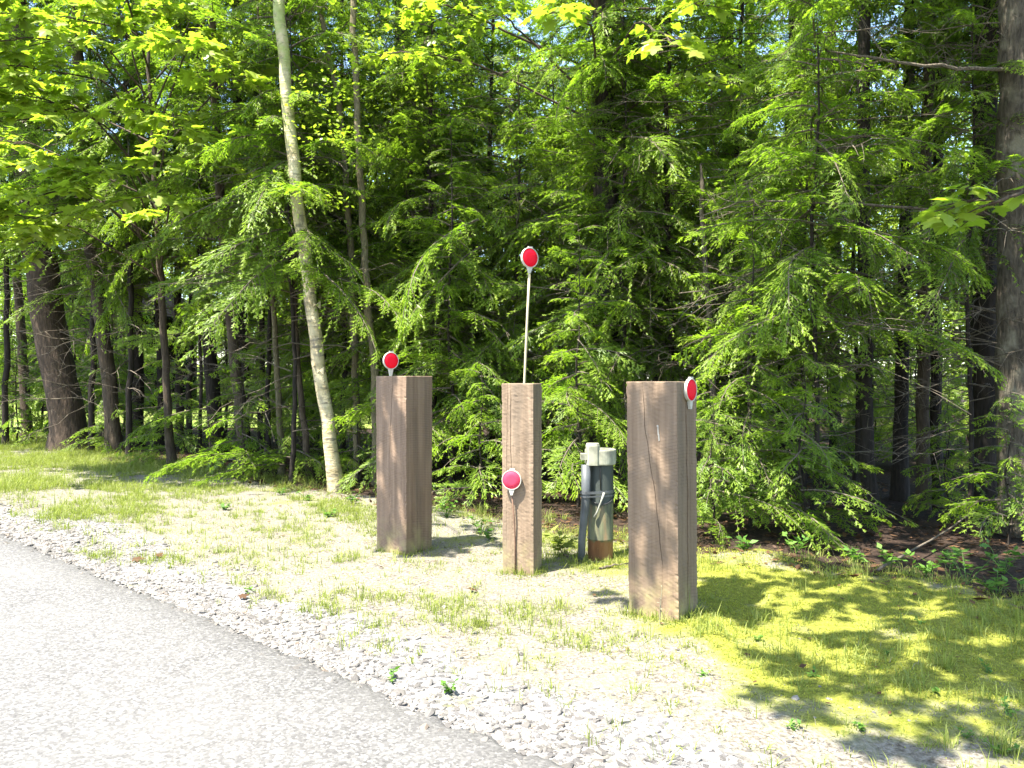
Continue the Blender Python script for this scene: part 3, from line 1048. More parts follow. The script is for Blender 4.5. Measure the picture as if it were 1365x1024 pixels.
# centre and right trunks
tree(HEM, 'broad dark trunk deep in the foliage above the reddish post', [(552, 600), (556, 420), (564, 250), (568, 60)], (30, 25), 14.5, 'bark_dark', 15, 't2', 1.0, .7, .6, 'b', G_T)
tree(HEM, 'thin dark trunk rising to the sky gap left of the tall red marker', [(632, 600), (628, 220), (622, 0)], (13, 9), 15.5, 'bark_dark', 13, 'p1', 1.2, 3.3, 2.2, 'b', G_T)
tree(HEM, 'wide shaded trunk behind the dead twigs above the large right post', [(1052, 640), (1056, 300), (1062, 100)], (34, 28), 11.5, 'bark_dark', 14, 't1', 1.0, 2.2, 1.6, 'b', G_T)
tree(HEM, 'narrow dark trunk against bright leaves, right of the wide shaded trunk', [(1114, 640), (1112, 330), (1106, 100)], (14, 12), 12.2, 'bark_dark', 13, 'p1', 1.2, .2, 1.8, 'b', G_T)
tree(HEM, 'straight shaded trunk rising behind the low drooping hemlock bough, right of the posts', [(1162, 708), (1156, 600), (1150, 300), (1150, 60)], (19, 15), 7.4, 'bark_dark', 13, 'p1', 1.3, 4.6, 2.2, 'b', G_T)
tree(HEM, 'short looking shaded trunk between the drooping bough and the twin stems', [(1200, 690), (1202, 560), (1206, 300), (1210, 60)], (20, 14), 8.2, 'bark_dark', 12, 't3', .9, 1.9, 1.9, 'c', G_T)
tree(HEM, 'left one of the close pair of stems near the right edge', [(1232, 690), (1230, 500), (1233, 250), (1238, 20)], (17, 13), 7.7, 'bark_brown', 12, 'p1', 1.1, 3.9, 1.7, 'c', 'twin stems near the right edge')
tree(HEM, 'right one of the close pair of stems near the right edge', [(1250, 688), (1247, 500), (1246, 250), (1256, 20)], (15, 11), 7.8, 'bark_dark', 12, None, 1, 0, 0, 'a', 'twin stems near the right edge')
tree(HEM, 'dark trunk directly left of the pale grey trunk at the right edge', [(1316, 700), (1314, 500), (1312, 250), (1312, 0)], (34, 27), 7.2, 'bark_dark', 14, 't1', .9, 2.8, 2.0, 'b', G_T)
gt = tree(HEM, 'pale grey dappled thick trunk at the right edge of the forest', [(1362, 715), (1356, 560), (1352, 300), (1352, 0)], (50, 42), 6.4, 'bark_grey', 14, 't2', .9, 0.2, 2.2, 'b', G_T)
# its long bare limbs
m = MB()
rg = np.random.RandomState(5)
for pl_, Yd, r in [([(1352, 98), (1280, 92), (1200, 86), (1150, 77), (1100, 70)], 6.3, .018), ([(1350, 290), (1240, 280), (1150, 272), (1040, 268), (985, 270), (940, 288)], 6.6, .014),
                   ([(1340, 420), (1200, 380), (1100, 352), (1010, 360), (960, 384), (905, 392)], 6.9, .014)]:
    pp = np.array([(wx(a, Yd) - gt.location.x, Yd - gt.location.y, wz(b, Yd) - gt.location.z) for a, b in pl_])
    tt = np.linspace(0, 1, 16)
    sg = np.linspace(0, 1, len(pp))
    q = np.stack([np.interp(tt, sg, pp[:, i]) for i in range(3)], -1) + rg.normal(0, .008, (16, 3))
    V, Q, _ = tube(q, np.linspace(r, r * .35, 16), 6)
    m.add(V, Q)
    for j in range(16):
        i = rg.randint(3, 15)
        d = unit(rg.normal(0, 1, 3) + [-.5, 0, 0])
        l = rg.uniform(.1, .5)
        u = np.linspace(0, 1, 4)[:, None]
        V, Q, _ = tube(q[i] + d * l * u + rg.normal(0, .02, (4, 3)) * u, np.linspace(.005, .0015, 4), 3)
        m.add(V, Q)
m.build('limb', M['twig'], gt)

# understory hemlocks: foot (px, depth), crown kind, scale, label
und = [
    (322, 9.8, 'y4', 1.15, 'low bright hemlock seedling sprawling over the grass left of the birch'),
    (228, 11.5, 'y4', 1.1, 'low hemlock sprig beneath the slim trunks by the lawn gap'),
    (75, 14.6, 'y4', 1.3, 'dark low hemlock bush at the foot of the thick reddish trunk'),
    (-40, 14.5, 'y1', 1.0, 'young hemlock at the far left edge of the forest'),
    (600, 8.9, 'y2', 1.0, 'leafy young hemlock reaching up between the left and middle posts'),
    (545, 10.2, 'y3', 1.0, 'tall young hemlock behind the reddish post'),
    (690, 9.6, 'y3', 1.0, 'young hemlock directly behind the tall red marker'),
    (770, 7.6, 'y1', .9, 'bushy young hemlock behind the capped pipe'),
    (830, 8.8, 'y3', 1.05, 'tall young hemlock between the capped pipe and the large post'),
    (1000, 6.6, 'y1', .95, 'bright young hemlock with a drooping low bough right of the large post'),
    (1070, 7.7, 'y2', 1.0, 'spreading young hemlock in front of the shaded trunks on the right'),
    (1140, 8.6, 'y3', 1.0, 'taller young hemlock with layered boughs on the right'),
    (430, 11.4, 'y3', 1.0, 'young hemlock behind the birch'),
    (265, 11.6, 'p1', .8, 'slender young hemlock with high boughs left of the birch'),
    (1345, 5.9, 'y4', .8, 'little hemlock sprig at the foot of the pale grey trunk'),
    (1292, 6.7, 'y3', .8, 'slim young hemlock whose high sprays cross the dark trunk near the right edge'),
    (948, 6.2, 'y4', .8, 'low hemlock sprig at the foot of the wood just right of the large post'),
    (1068, 6.1, 'y4', 1.0, 'low spreading hemlock whose drooping bough points right over the moss'),
    (1262, 6.9, 'y4', .7, 'small hemlock sprig below the twin stems'),
    (640, 7.7, 'y4', 1.0, 'small dark hemlock seedling between the left and middle posts'),
    (735, 11.5, 'y3', 1.2, 'shaded hemlock far behind the middle post'),
    (500, 12.5, 'y3', 1.2, 'shaded hemlock in the gap between the birch and the reddish post'),
    (575, 9.9, 'm2', 1.0, 'tall leafy hemlock rising behind the reddish post to the top of the picture'),
    (655, 11.0, 'm1', 1.0, 'tall leafy hemlock behind the gap between left and middle posts'),
    (800, 9.8, 'm1', 1.0, 'tall leafy hemlock above the capped pipe'),
    (890, 9.0, 'm2', 1.0, 'tall leafy hemlock above the big right post, hung with bright sprays'),
    (985, 9.6, 'm1', .95, 'tall leafy hemlock right of the big post, reaching out of the picture'),
    (455, 10.8, 'm2', 1.05, 'tall leafy hemlock just right of the birch'),
    (345, 12.2, 'm2', 1.2, 'tall hemlock with high boughs left of the birch'),
    (1085, 6.7, 'y3', .9, 'leafy young hemlock with bright drooping sprays, nearest on the right'),
    (388, 9.3, 'y3', 1.1, 'leafy young hemlock whose sprays cross the birch trunk'),
    (150, 13.1, 'y4', 1.2, 'dark hemlock sprig at the foot of the slender brown leaning trunk'),
    (402, 10.0, 'y4', .9, 'little hemlock sprig in the sapling thicket left of the birch foot'),
    (476, 9.5, 'y4', .9, 'little hemlock sprig just right of the birch foot'),
    (20, 14.6, 'y4', 1.4, 'dark hemlock sprig at the far left edge of the verge'),
    (1222, 12.6, 'y1', .9, 'shaded low hemlock seen between the twin stems and the grey trunk'),
    (1165, 13.8, 'y1', 1.0, 'shaded low hemlock far behind the straight shaded trunk'),
    (1290, 15.0, 'y1', 1.0, 'low hemlock far back in the lit gap near the right edge'),
    (170, 12.4, 'm2', 1.3, 'tall hemlock with high boughs in front of the dark straight trunks'),
    (250, 13.4, 'm2', 1.35, 'tall hemlock with high boughs by the lawn gap'),
    (120, 13.2, 'm2', 1.36, 'tall hemlock with high boughs right of the thick reddish trunk'),
    (5, 14.2, 'm2', 1.4, 'tall hemlock with high boughs at the far left edge'),
]
SM = {}


def small_trunk(H):
    k = round(H, 1)
    if k not in SM:
        SM[k] = trunk_mesh([(0, 0, -.08), (.05, .01, H * .2), (-.03, .04, H * .45), (.04, -.03, H * .7), (0, 0, H)], [.005 + .0042 * H, .004 + .0036 * H, .004 + .003 * H, .002 + .0018 * H, .002], 'bark_dark', int(H * 10), 8, 1.2)
    return SM[k]


HH = {'y1': 3.1, 'y2': 4.4, 'y3': 5.6, 'y4': 1.5, 'p1': 8, 'm1': 9.5, 'm2': 8.5, 't1': 13, 't2': 15, 't3': 11}
# single boughs that stand out in the photo: tree column -> (start px, py, depth, end px, py, depth, roll)
BOUGHS = {1000: [(950, 640, 6.5, 1165, 712, 5.75, -22), (940, 655, 6.4, 1080, 690, 5.6, -12), (1010, 600, 6.6, 1180, 640, 6.0, -15)],
          322: [(400, 612, 9.7, 205, 622, 8.9, 18), (380, 620, 9.7, 260, 640, 8.8, 10), (390, 600, 9.8, 440, 630, 9.0, 0)],
          600: [(640, 292, 8.8, 492, 398, 7.8, 20), (640, 330, 8.8, 520, 440, 7.9, 15)],
          388: [(400, 352, 9.1, 512, 428, 7.9, -18), (385, 215, 9.2, 330, 300, 8.0, 10), (380, 250, 9.2, 440, 262, 8.1, -14), (392, 300, 9.2, 450, 330, 8.0, -10)],
          228: [(275, 545, 11.4, 150, 580, 10.4, 15)],
          1085: [(1090, 300, 6.7, 1230, 360, 5.8, -15), (1085, 190, 6.7, 1290, 215, 6.0, -12), (1080, 330, 6.7, 1000, 410, 5.7, 15)]}
for i, (px, Y, kind, s, lab) in enumerate(und):
    x = wx(px, Y)
    r = empty('young_hemlock', (x, Y, g1(x, Y)))
    tag(r, lab, 'young tree', 'young hemlocks along the forest edge')
    link('trunk', small_trunk(HH[kind]), r, None, 0, s)
    link('crown', CROWN[kind], r, (0, 0, 1.5 if kind == 'm2' and px < 380 else .9 if 1060 < px < 1160 and kind != 'y4' else 1.3 if px == 388 else 1.5 if px == 1292 else 0), i * 1.7 + .4, s)
    if px in BOUGHS:
        rgb_ = np.random.RandomState(px)
        for (a0, b0, Y0, a1, b1, Y1, ro) in BOUGHS[px]:
            p0, p1 = np.array(A(a0, b0, Y0)), np.array(A(a1, b1, Y1))
            d = p1 - p0
            L = float(np.linalg.norm(d))
            m = MB()
            place_bough(m, p0 - np.array(r.location), math.atan2(d[1], d[0]), math.asin(d[2] / L) + .22, R(ro), L * 1.05, rgb_)
            m.build('bough', [M['hemlock'], M['twig']], r, False, 'tip')
    if kind in ('y2', 'y3', 'm1', 'm2'):
        link('dead_branch', DEAD['d' if kind != 'y2' else 'c'], r, None, i * .9, s)

for i, (px, Y, kind) in enumerate([(1105, 11.2, 'y1'), (1195, 10.6, 'y4'), (1262, 10.2, 'y4'), (1335, 11.0, 'y1'), (1185, 17.0, 'y1'), (1245, 18.5, 'y1'), (1330, 17.5, 'y1'), (1140, 19.0, 'y1'), (1285, 12.8, 'y4'), (1215, 15.0, 'y1')]):
    x = wx(px, Y)
    r = empty('young_hemlock', (x, Y, g1(x, Y)))
    tag(r, 'shaded little hemlock growing between the trunks in the deep wood on the right', 'young tree', 'little hemlocks in the deep wood')
    link('trunk', small_trunk(HH[kind]), r, None, 0, .9)
    link('crown', CROWN[kind], r, None, i * 2.1, .9)

for i, (px, Y, kind) in enumerate([(98, 17.0, 'y3'), (150, 16.2, 'y2'), (15, 17.5, 'y3'), (300, 15.2, 'y3'), (352, 14.6, 'y2'), (402, 13.6, 'y3'), (55, 19.0, 'y3'), (330, 17.5, 'y3'), (165, 18.5, 'y3'), (-40, 18.0, 'y3')]):
    x = wx(px, Y)
    r = empty('young_hemlock', (x, Y, g1(x, Y)))
    tag(r, 'shaded young hemlock filling the dark gaps behind the trunks on the left', 'young tree', 'shaded hemlocks behind the left trunks')
    link('trunk', small_trunk(HH[kind]), r, None, 0, 1)
    link('crown', CROWN[kind], r, None, i * 1.3, 1)

# background hemlocks in rows
rg = random.Random(99)
TT = {k: trunk_mesh([(0, 0, -.1), (.05, 0, HH[k] * .3), (-.05, .03, HH[k] * .65), (0, 0, HH[k])], [.17, .14, .09, .02], 'bark_dark', 50 + i) for i, k in enumerate(('t1', 't2', 't3'))}
bgp = []
for s in (6.0, 9.0, 12.5):
    for t in np.arange(-9.5, 15, 2.7):
        tt = t + rg.uniform(-.8, .8)
        ss = s + rg.uniform(-.7, .7)
        x, y = RP[0] + RD[0] * tt + RN[0] * ss, RP[1] + RD[1] * tt + RN[1] * ss
        if y < 8.5:
            continue
        px = CX + x / y * F
        if px > 1020 and rg.random() < .35:
            continue
        if px < -150 or px > 1500:
            continue
        if 120 < px < 330 or (px < 330 and y > 15):      # the opening to the lawn
            continue
        bgp.append((x, y))
for i, (x, y) in enumerate(bgp):
    k = ('t1', 't2', 't3')[i % 3]
    r = empty('hemlock_tree', (x, y, g1(x, y)))
    tag(r, 'tall dark hemlock standing in the shaded wood behind the front row of trees', 'tree', 'shaded hemlocks deeper in the wood')
    link('trunk', TT[k], r)
    link('crown', CROWN[k], r, (0, 0, rg.uniform(-.6, .8)), rg.uniform(0, 6.28))
    link('dead_branch', DEAD['ab'[i % 2]], r, None, rg.uniform(0, 6.28))

# sunlit broadleaf trees beyond the wood
BC = [broad_crown('crown', 9, .6, 3.2, 150, 75, .17, 5), broad_crown('crown', 11, 1.2, 3.6, 170, 75, .18, 6)]
BT = trunk_mesh([(0, 0, -.1), (.1, 0, 3), (-.1, .05, 6), (0, 0, 9.5)], [.16, .13, .09, .02], 'bark_grey', 77)
for px, y in [(-60, 33), (5, 42), (62, 38), (-130, 28)]:
    x = wx(px, y)
    r = empty('broadleaf_tree', (x, y, g1(x, y)))
    tag(r, 'pale broadleaf tree behind the shed at the far left', 'tree', 'trees behind the shed')
    link('trunk', BT, r)
    link('crown', BC[0][0], r, None, px * .1, .75)
rg = random.Random(5)
for i in range(22):
    f = i / 21
    y = 27 + rg.uniform(-2, 7)
    px = 330 + f * 1130 + rg.uniform(-30, 30)
    x = wx(px, y)
    r = empty('broadleaf_tree', (x, y, g1(x, y)))
    tag(r, 'sunlit yellow green broadleaf tree glimpsed beyond the dark wood', 'tree', 'sunlit trees beyond the wood')
    c = BC[i % 2]
    link('trunk', BT, r)
    link('crown', c[0], r, None, rg.uniform(0, 6.28), rg.uniform(.9, 1.15))
for i in range(7):
    y = 52 + rg.uniform(-3, 8)
    x = wx(150 + i * 45 + rg.uniform(-12, 12), y)
    r = empty('broadleaf_tree', (x, y, g1(x, y)))
    tag(r, 'distant broadleaf tree at the far side of the sunny lawn', 'tree', 'trees across the lawn')
    link('trunk', BT, r)
    link('crown', BC[i % 2][0], r, None, rg.uniform(0, 6.28), .8)

# ---------------------------------------------------------------- maples
def maple(name, label, base, H, r0, limbs, size, seed, lean=(0, 0), nsub=7, leaves=13, spread=.9):
    rng = np.random.RandomState(seed)
    root = empty(name, (base[0], base[1], g1(*base)))
    tag(root, label, 'maple', 'maples along the roadside')
    link('trunk', trunk_mesh([(0, 0, -.1), (lean[0] * .4, lean[1] * .4, H * .4), (lean[0], lean[1], H)], [r0, r0 * .75, r0 * .2], 'bark_brown', seed), root)
    mw, ml = MB(), MB()
    b = np.array([base[0], base[1], 0])
    for path, kw in limbs:
        k2 = dict(size=size, nsub=nsub, leaves=leaves, spread=spread)
        k2.update(kw)
        z = path[0]
        f = z / H
        st = np.array([lean[0] * f, lean[1] * f, z])
        maple_limb(mw, ml, [st] + [np.array(p) - b for p in path[1:]],   .007 + r0 * .12, rng, **k2)
    mw.build('limb', M['bark_brown'], root)
    ml.build('crown', M['maple'], root)
    return root



maple('maple_tree', 'young maple with large yellow green leaves filling the upper left', (wx(228, 11.2), 11.2), 7.5, .06, [
    ([2.6, A(170, 270, 10.2), A(90, 282, 9.6), A(10, 292, 9.2)], {}),
    ([2.8, A(230, 250, 10.2), A(200, 262, 9.4), A(215, 285, 8.8)], {'nsub': 5}),
    ([3.3, A(170, 225, 10.0), A(110, 232, 9.3)], {}),
    ([3.6, A(150, 170, 10.2), A(80, 140, 9.4), A(10, 115, 8.8)], {}),
    ([3.9, A(230, 150, 10.0), A(235, 180, 9.0)], {}),
    ([4.2, A(150, 110, 10.2), A(60, 95, 9.4), A(-20, 80, 9.0)], {}),
    ([4.6, A(250, 70, 10.2), A(270, 55, 9.2), A(240, 60, 8.6)], {}),
    ([4.8, A(170, 40, 10.2), A(90, 25, 9.2), A(20, 20, 8.6)], {}),
    ([5.0, A(260, 20, 10.2), A(190, 10, 9.2)], {}),
    ([5.4, A(310, -10, 10.4), A(350, -10, 9.6)], {}),
    ([3.0, A(120, 250, 9.8), A(40, 262, 9.0), A(-60, 270, 8.6)], {}),
    ([2.7, A(100, 300, 10.4), A(30, 312, 10.0), A(-40, 318, 9.8)], {}),
    ([3.2, A(60, 215, 10.4), A(10, 225, 9.8), A(-60, 225, 9.6)], {}),
    ([2.9, A(150, 262, 10.8), A(90, 300, 10.2), A(60, 318, 10.0)], {'nsub': 6}),
    ([3.8, A(40, 190, 10.6), A(-30, 190, 10.4)], {}),
    ([4.6, A(60, 120, 11.8), A(-30, 110, 12)], {'nsub': 12}),
    ([3.5, A(270, 210, 10.0), A(300, 225, 9.2)], {'nsub': 6}),
    ([4.0, A(110, 140, 9.6), A(40, 160, 9.0), A(-50, 165, 8.6)], {}),
    ([4.4, A(300, 110, 10.0), A(320, 100, 9.0)], {'nsub': 6}),
    ([4.9, A(120, 60, 9.6), A(40, 50, 8.8), A(-40, 60, 8.4)], {}),
    ([5.2, A(90, 0, 9.6), A(10, -10, 8.8)], {}),
    ([5.6, (-4.3, 8.6, 5.6), (-3.2, 6.6, 5.2), (-2.1, 4.86, 4.5), (-2.42, 4.62, 4.42)], {'nsub': 14, 'tstart': .3, 'spread': .6, 'size': .13}),
    ([6.0, (-6.2, 9.3, 6.6), (-7.0, 8.2, 6.4)], {}),
    ([6.4, (-4.0, 9.6, 6.9), (-3.0, 8.7, 6.7)], {}),
    ([6.8, (-5.0, 9.3, 7.6), (-5.0, 8.0, 7.4)], {}),
], .165, 3, (-.25, -.3), 9, 22, 1.0)

maple('maple_tree', 'maple reaching in from the right edge with drooping green leaves', (4.5, 5.0), 8.0, .09, [
    ([2.0, (3.5, 4.5, 2.35), A(1345, 262, 4.1), A(1295, 272, 4.0)], {'size': .13, 'spread': .42, 'nsub': 7, 'tstart': .5, 'leaves': 9}),
    ([3.3, (2.7, 4.2, 4.2), (1.7, 3.6, 4.5), (.5, 3.0, 4.2)], {'spread': .75, 'nsub': 16}),
    ([3.6, (2.6, 4.0, 5.0), (1.5, 3.2, 5.3), (.3, 2.4, 5.0)], {'spread': .9, 'nsub': 16}),
    ([3.7, (2.6, 4.4, 4.3), (.6, 3.9, 4.6), (-.45, 3.36, 4.3), (-.80, 3.12, 4.27)], {'spread': .32, 'nsub': 9, 'leaves': 8, 'tstart': .6, 'size': .11}),
    ([3.6, (2.7, 3.4, 4.4), (.9, 2.3, 4.7), (-.5, 1.7, 4.2)], {'spread': .75, 'nsub': 15}),
    ([3.9, (3.4, 5.2, 5.0), (2.0, 5.2, 5.3), (.5, 5.0, 5.1)], {'spread': .9, 'nsub': 16}),
    ([4.2, (3.6, 5.6, 5.6), (2.2, 6.0, 6.1), (1.0, 5.9, 6.0)], {'spread': 1.0, 'nsub': 14}),
    ([3.5, (3.2, 3.9, 4.6), (2.2, 2.8, 5.0), (1.2, 1.8, 4.8)], {'spread': .9, 'nsub': 16}),
    ([3.2, (2.6, 4.2, 4.2), (1.0, 3.7, 4.5), (-.7, 3.25, 4.2)], {'spread': .75, 'nsub': 13}),
    ([3.4, (2.8, 3.6, 4.4), (1.2, 2.9, 4.6), (-.3, 2.3, 4.3)], {'spread': .8, 'nsub': 15}),
    ([3.8, (2.9, 3.2, 4.8), (1.4, 2.1, 5.0), (.2, 1.3, 4.6)], {'spread': .8, 'nsub': 14}),
    ([4.4, (2.9, 4.4, 5.4), (1.1, 4.0, 5.6), (-.2, 3.6, 5.4)], {'spread': .8, 'nsub': 12}),
    ([4.8, (3.3, 3.4, 5.6), (1.8, 2.4, 5.8), (.6, 1.6, 5.5)], {'spread': 1.0, 'nsub': 13}),
    ([5.2, (4.0, 6.0, 5.9), (2.9, 6.6, 6.0)], {}),
    ([5.6, (5.3, 3.9, 6.3), (5.2, 2.9, 6.2)], {}),
    ([6.3, (3.3, 4.2, 7.2), (2.2, 3.3, 7.2)], {'nsub': 10}),
], .135, 9, (-.2, -.2), 8, 24, .8)

maple('maple_tree', 'maple sprays with pale leaves hanging in at the top centre', (wx(800, 9.4), 9.4), 9.0, .07, [
    ([4.6, A(790, 40, 8.0), A(760, 25, 6.8), A(735, 22, 6.2)], {'spread': .3, 'nsub': 6, 'leaves': 8, 'tstart': .6}),
    ([4.8, A(850, 30, 7.8), A(890, 55, 6.6), A(900, 68, 6.0)], {'spread': .35, 'nsub': 7, 'leaves': 8, 'tstart': .55}),
    ([4.5, A(700, 50, 9.0), A(670, 25, 8.4), A(650, 20, 8.0)], {'spread': .4, 'nsub': 6, 'tstart': .5, 'leaves': 8}),
    ([4.3, A(640, 90, 9.0), A(560, 70, 8.4), A(520, 75, 8.0)], {'size': .11, 'spread': .6, 'nsub': 9, 'leaves': 14}),
    ([4.9, A(660, 40, 9.0), A(600, 10, 8.4), A(540, 15, 8.0)], {'size': .11, 'spread': .6, 'nsub': 9, 'leaves': 14}),
    ([4.2, A(880, 120, 8.8), A(930, 110, 8.2), A(965, 118, 7.8)], {'size': .10, 'spread': .5, 'nsub': 8, 'leaves': 12}),
    ([5.6, A(930, 10, 8.0), A(960, 0, 6.8)], {'spread': .5, 'nsub': 6}),
    ([5.6, (-.2, 7.6, 6.4), (-1.7, 6.8, 6.3)], {'nsub': 14, 'leaves': 18, 'spread': .8}),  # this and next two limbs: unseen overhead, added to shade growth behind the posts
    ([5.8, (.4, 7.3, 6.3), (-.7, 6.2, 6.2)], {'nsub': 14, 'leaves': 18, 'spread': .8}),
    ([6.3, (1.3, 7.6, 6.9), (.7, 6.2, 6.6)], {'nsub': 14, 'leaves': 18, 'spread': .8}),
    ([6.0, (0.2, 8.0, 6.5), (-.4, 7.0, 6.4)], {}),
    ([6.6, (1.9, 8.2, 7.0), (2.4, 7.2, 6.9)], {}),
    ([7.4, (1.0, 8.2, 8.0), (.9, 7.0, 7.8)], {}),
], .14, 14, (-.1, -.3), 7, 12, .7)

# ---------------------------------------------------------------- shed
Y = 24.0
xs_, zp = wx(100, Y), wz(332, Y)
zg = g1(xs_, Y)
sh = empty('shed', (xs_, Y, zg))
tag(sh, 'dark gabled shed half hidden behind the thick reddish trunk', 'shed')
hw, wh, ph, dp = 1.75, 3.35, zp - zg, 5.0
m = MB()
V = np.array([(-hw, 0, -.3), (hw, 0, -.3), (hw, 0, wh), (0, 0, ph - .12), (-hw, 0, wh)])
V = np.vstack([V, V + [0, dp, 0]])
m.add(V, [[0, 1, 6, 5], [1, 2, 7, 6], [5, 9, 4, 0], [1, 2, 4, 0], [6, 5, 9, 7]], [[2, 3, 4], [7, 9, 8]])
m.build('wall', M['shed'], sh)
m = MB()
e = .35
for sgn in (-1, 1):
    a = np.array([(0, -.3, ph), (sgn * (hw + e), -.3, wh - e * (ph - wh) / hw + .1), (sgn * (hw + e), dp + .3, wh - e * (ph - wh) / hw + .1), (0, dp + .3, ph)])
    V = np.vstack([a, a + [0, 0, -.1]])
    m.add(V, [[0, 1, 2, 3], [4, 5, 6, 7], [0, 1, 5, 4], [1, 2, 6, 5], [2, 3, 7, 6]])
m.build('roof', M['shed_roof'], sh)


def box(m, x0, x1, y0, y1, z0, z1, mi=0):
    V = [(x, y, z) for z in (z0, z1) for y in (y0, y1) for x in (x0, x1)]
    m.add(V, [[0, 1, 3, 2], [4, 5, 7, 6], [0, 1, 5, 4], [1, 3, 7, 5], [3, 2, 6, 7], [2, 0, 4, 6]], None, mi)


m = MB()
box(m, .2, 1.15, -.06, -.003, 0, 1.75)
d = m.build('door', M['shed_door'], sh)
m = MB()
for q in (.1, 1.15):
    box(m, q, q + .1, -.09, -.004, 0, 1.85)
box(m, .2, 1.15, -.09, -.004, 1.752, 1.85)
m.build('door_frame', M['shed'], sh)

# ---------------------------------------------------------------- wooden posts
def post(label, corner, s, a, H, mat, cracks_l, cracks_r, lean=(0, 0), grow=0.0, seed=0):
    """square timber; corner = front corner on the ground, a = turn; cracks = list of (points (v,u), half width, depth)"""
    rng = np.random.RandomState(seed)
    root = empty('wooden_post', (corner[0], corner[1], g1(*corner)))
    tag(root, label, 'wooden post', 'square timber posts beside the road')
    rows = 90
    vs = np.concatenate([[-.06], np.linspace(0, 1, rows) ** .97])
    left, right = np.array([-math.cos(a), math.sin(a)]), np.array([math.sin(a), math.cos(a)])
    # perimeter as four faces, each a list of column parameters u in 0..1
    faces = [(np.zeros(2), left, cracks_l), (left, right, []), (left + right, -left, []), (right, -right, cracks_r)]

    def face_cols(cr, v):
        base = list(np.linspace(0, 1, 14)[:-1])
        cols = [(u, 0.0) for u in base]
        for pts, hw_, dep in cr:
            vv, uu = zip(*pts)
            u0 = float(np.interp(v, vv, uu))
            on = 1.0 if vv[0] <= v <= vv[-1] else 0.0
            fade = on * min(1, (v - vv[0]) / .04 + .25, (vv[-1] - v) / .08 + .05)
            u0 += .006 * math.sin(v * 37 + seed) * on
            hw2 = max(.0005, hw_ * fade) / s
            cols += [(u0 - hw2, 0.0), (u0 - hw2 * .4, -dep * fade), (u0 + hw2 * .4, -dep * fade), (u0 + hw2, 0.0)]
        cols.sort(key=lambda q: q[0])
        return cols
    ring = []
    jit = {}
    for ri, v in enumerate(vs):
        pr = []
        for fi, (st, dr, cr) in enumerate(faces):
            nrm = np.array([dr[1], -dr[0]])
            if np.dot(nrm, st + dr / 2 - (left + right) / 2) < 0:
                nrm = -nrm
            for (u, dpt) in face_cols(cr, v):
                q = (st + dr * u) * s
                e = min(u, 1 - u) * s
                off = dpt + .0014 * math.sin(v * 23 + u * 5 + fi + seed) + rng.normal(0, .0006)
                if e < .004:       # chipped, eased arrises
                    off -= .002 + abs(rng.normal(0, .0022)) * (rng.rand() < .5)
                q = q + nrm * off
                pr.append(q)
        pr = np.array(pr)
        cen = (left + right) / 2 * s
        pr = cen + (pr - cen) * (1 + grow * v)
        z = v * H
        pr = pr + np.array(lean) * v
        ring.append(np.column_stack([pr, np.full(len(pr), z)]))
    n = len(ring[0])
    top = ring[-1].copy()
    cen = top.mean(0)
    ins1 = cen + (top - cen) * .975
    ins1[:, 2] = H + .004
    ins2 = cen + (top - cen) * .5
    ins2[:, 2] = H + .005
    ring += [ins1, ins2]
    V = np.vstack(ring + [[cen + [0, 0, .005]]])
    nr = len(ring)
    i, j = np.meshgrid(np.arange(nr - 1), np.arange(n), indexing='ij')
    j2 = (j + 1) % n
    Q = np.stack([i * n + j, i * n + j2, (i + 1) * n + j2, (i + 1) * n + j], -1).reshape(-1, 4)
    k = np.arange(n)
    T = np.stack([(nr - 1) * n + k, (nr - 1) * n + (k + 1) % n, np.full(n, nr * n)], -1)
    m = MB()
    m.add(V, Q, T)
    m.build('timber', M[mat], root)
    return root, left, right


C1 = gp(541, 742)
C2 = gp(711, 767)
C3 = gp(905, 832)
P1, L1, R1 = post('square reddish brown timber post, the left and farthest of the three', C1, .29, R(34), 1.289, 'post_a',
                  [([(.55, .55), (1.0, .43)], .002, .01)], [([(.02, .55), (.5, .60)], .0015, .006)], (0.0, 0), .025, 1)
P2, L2, R2 = post('slim pale timber post in the middle with a tall red marker behind it', C2, .213, R(18), 1.251, 'post_b',
                  [([(.5, .68), (.72, .72), (1.0, .70)], .0016, .012), ([(.5, .86), (1.0, .80)], .001, .006)], [], (-.004, 0), .02, 2)
P3, L3, R3 = post('big brown timber post on the right, nearest of the three, cracked down its front', C3, .285, R(34), 1.257, 'post_c',
                  [([(.22, .30), (.5, .42), (.8, .62), (1.0, .66)], .0016, .012)], [([(-.05, .52), (.5, .50), (.93, .56)], .009, .05)], (-.014, 0), .02, 3)
# pale chipped mark on the big post
nl = np.array([-math.sin(R(34)), -math.cos(R(34)), 0])
for (u, z, l, w) in [(.36, 1.0, .05, .008), (.345, .965, .04, .009), (.37, 1.025, .012, .012)]:
    m = MB()
    c = np.array([*(L3 * u * .285), z]) + nl * .0045 + np.array([-.014 * z / 1.257, 0, 0])
    tg = np.array([*L3, 0])
    V = [c + tg * dx * w * .5 + np.array([0, 0, dz * l]) + nl * .0 for dx, dz in ((-1, -.4), (.4, -.5), (1, .2), (.3, .5), (-.6, .4))]
    V2 = [v - nl * .006 for v in V]
    m.add(V + V2, [[0, 1, 2, 3]] + [[i, (i + 1) % 5, 5 + (i + 1) % 5, 5 + i] for i in range(5)], [[0, 3, 4]])
    m.build('bare_chip', M['metal_mark'], P3)


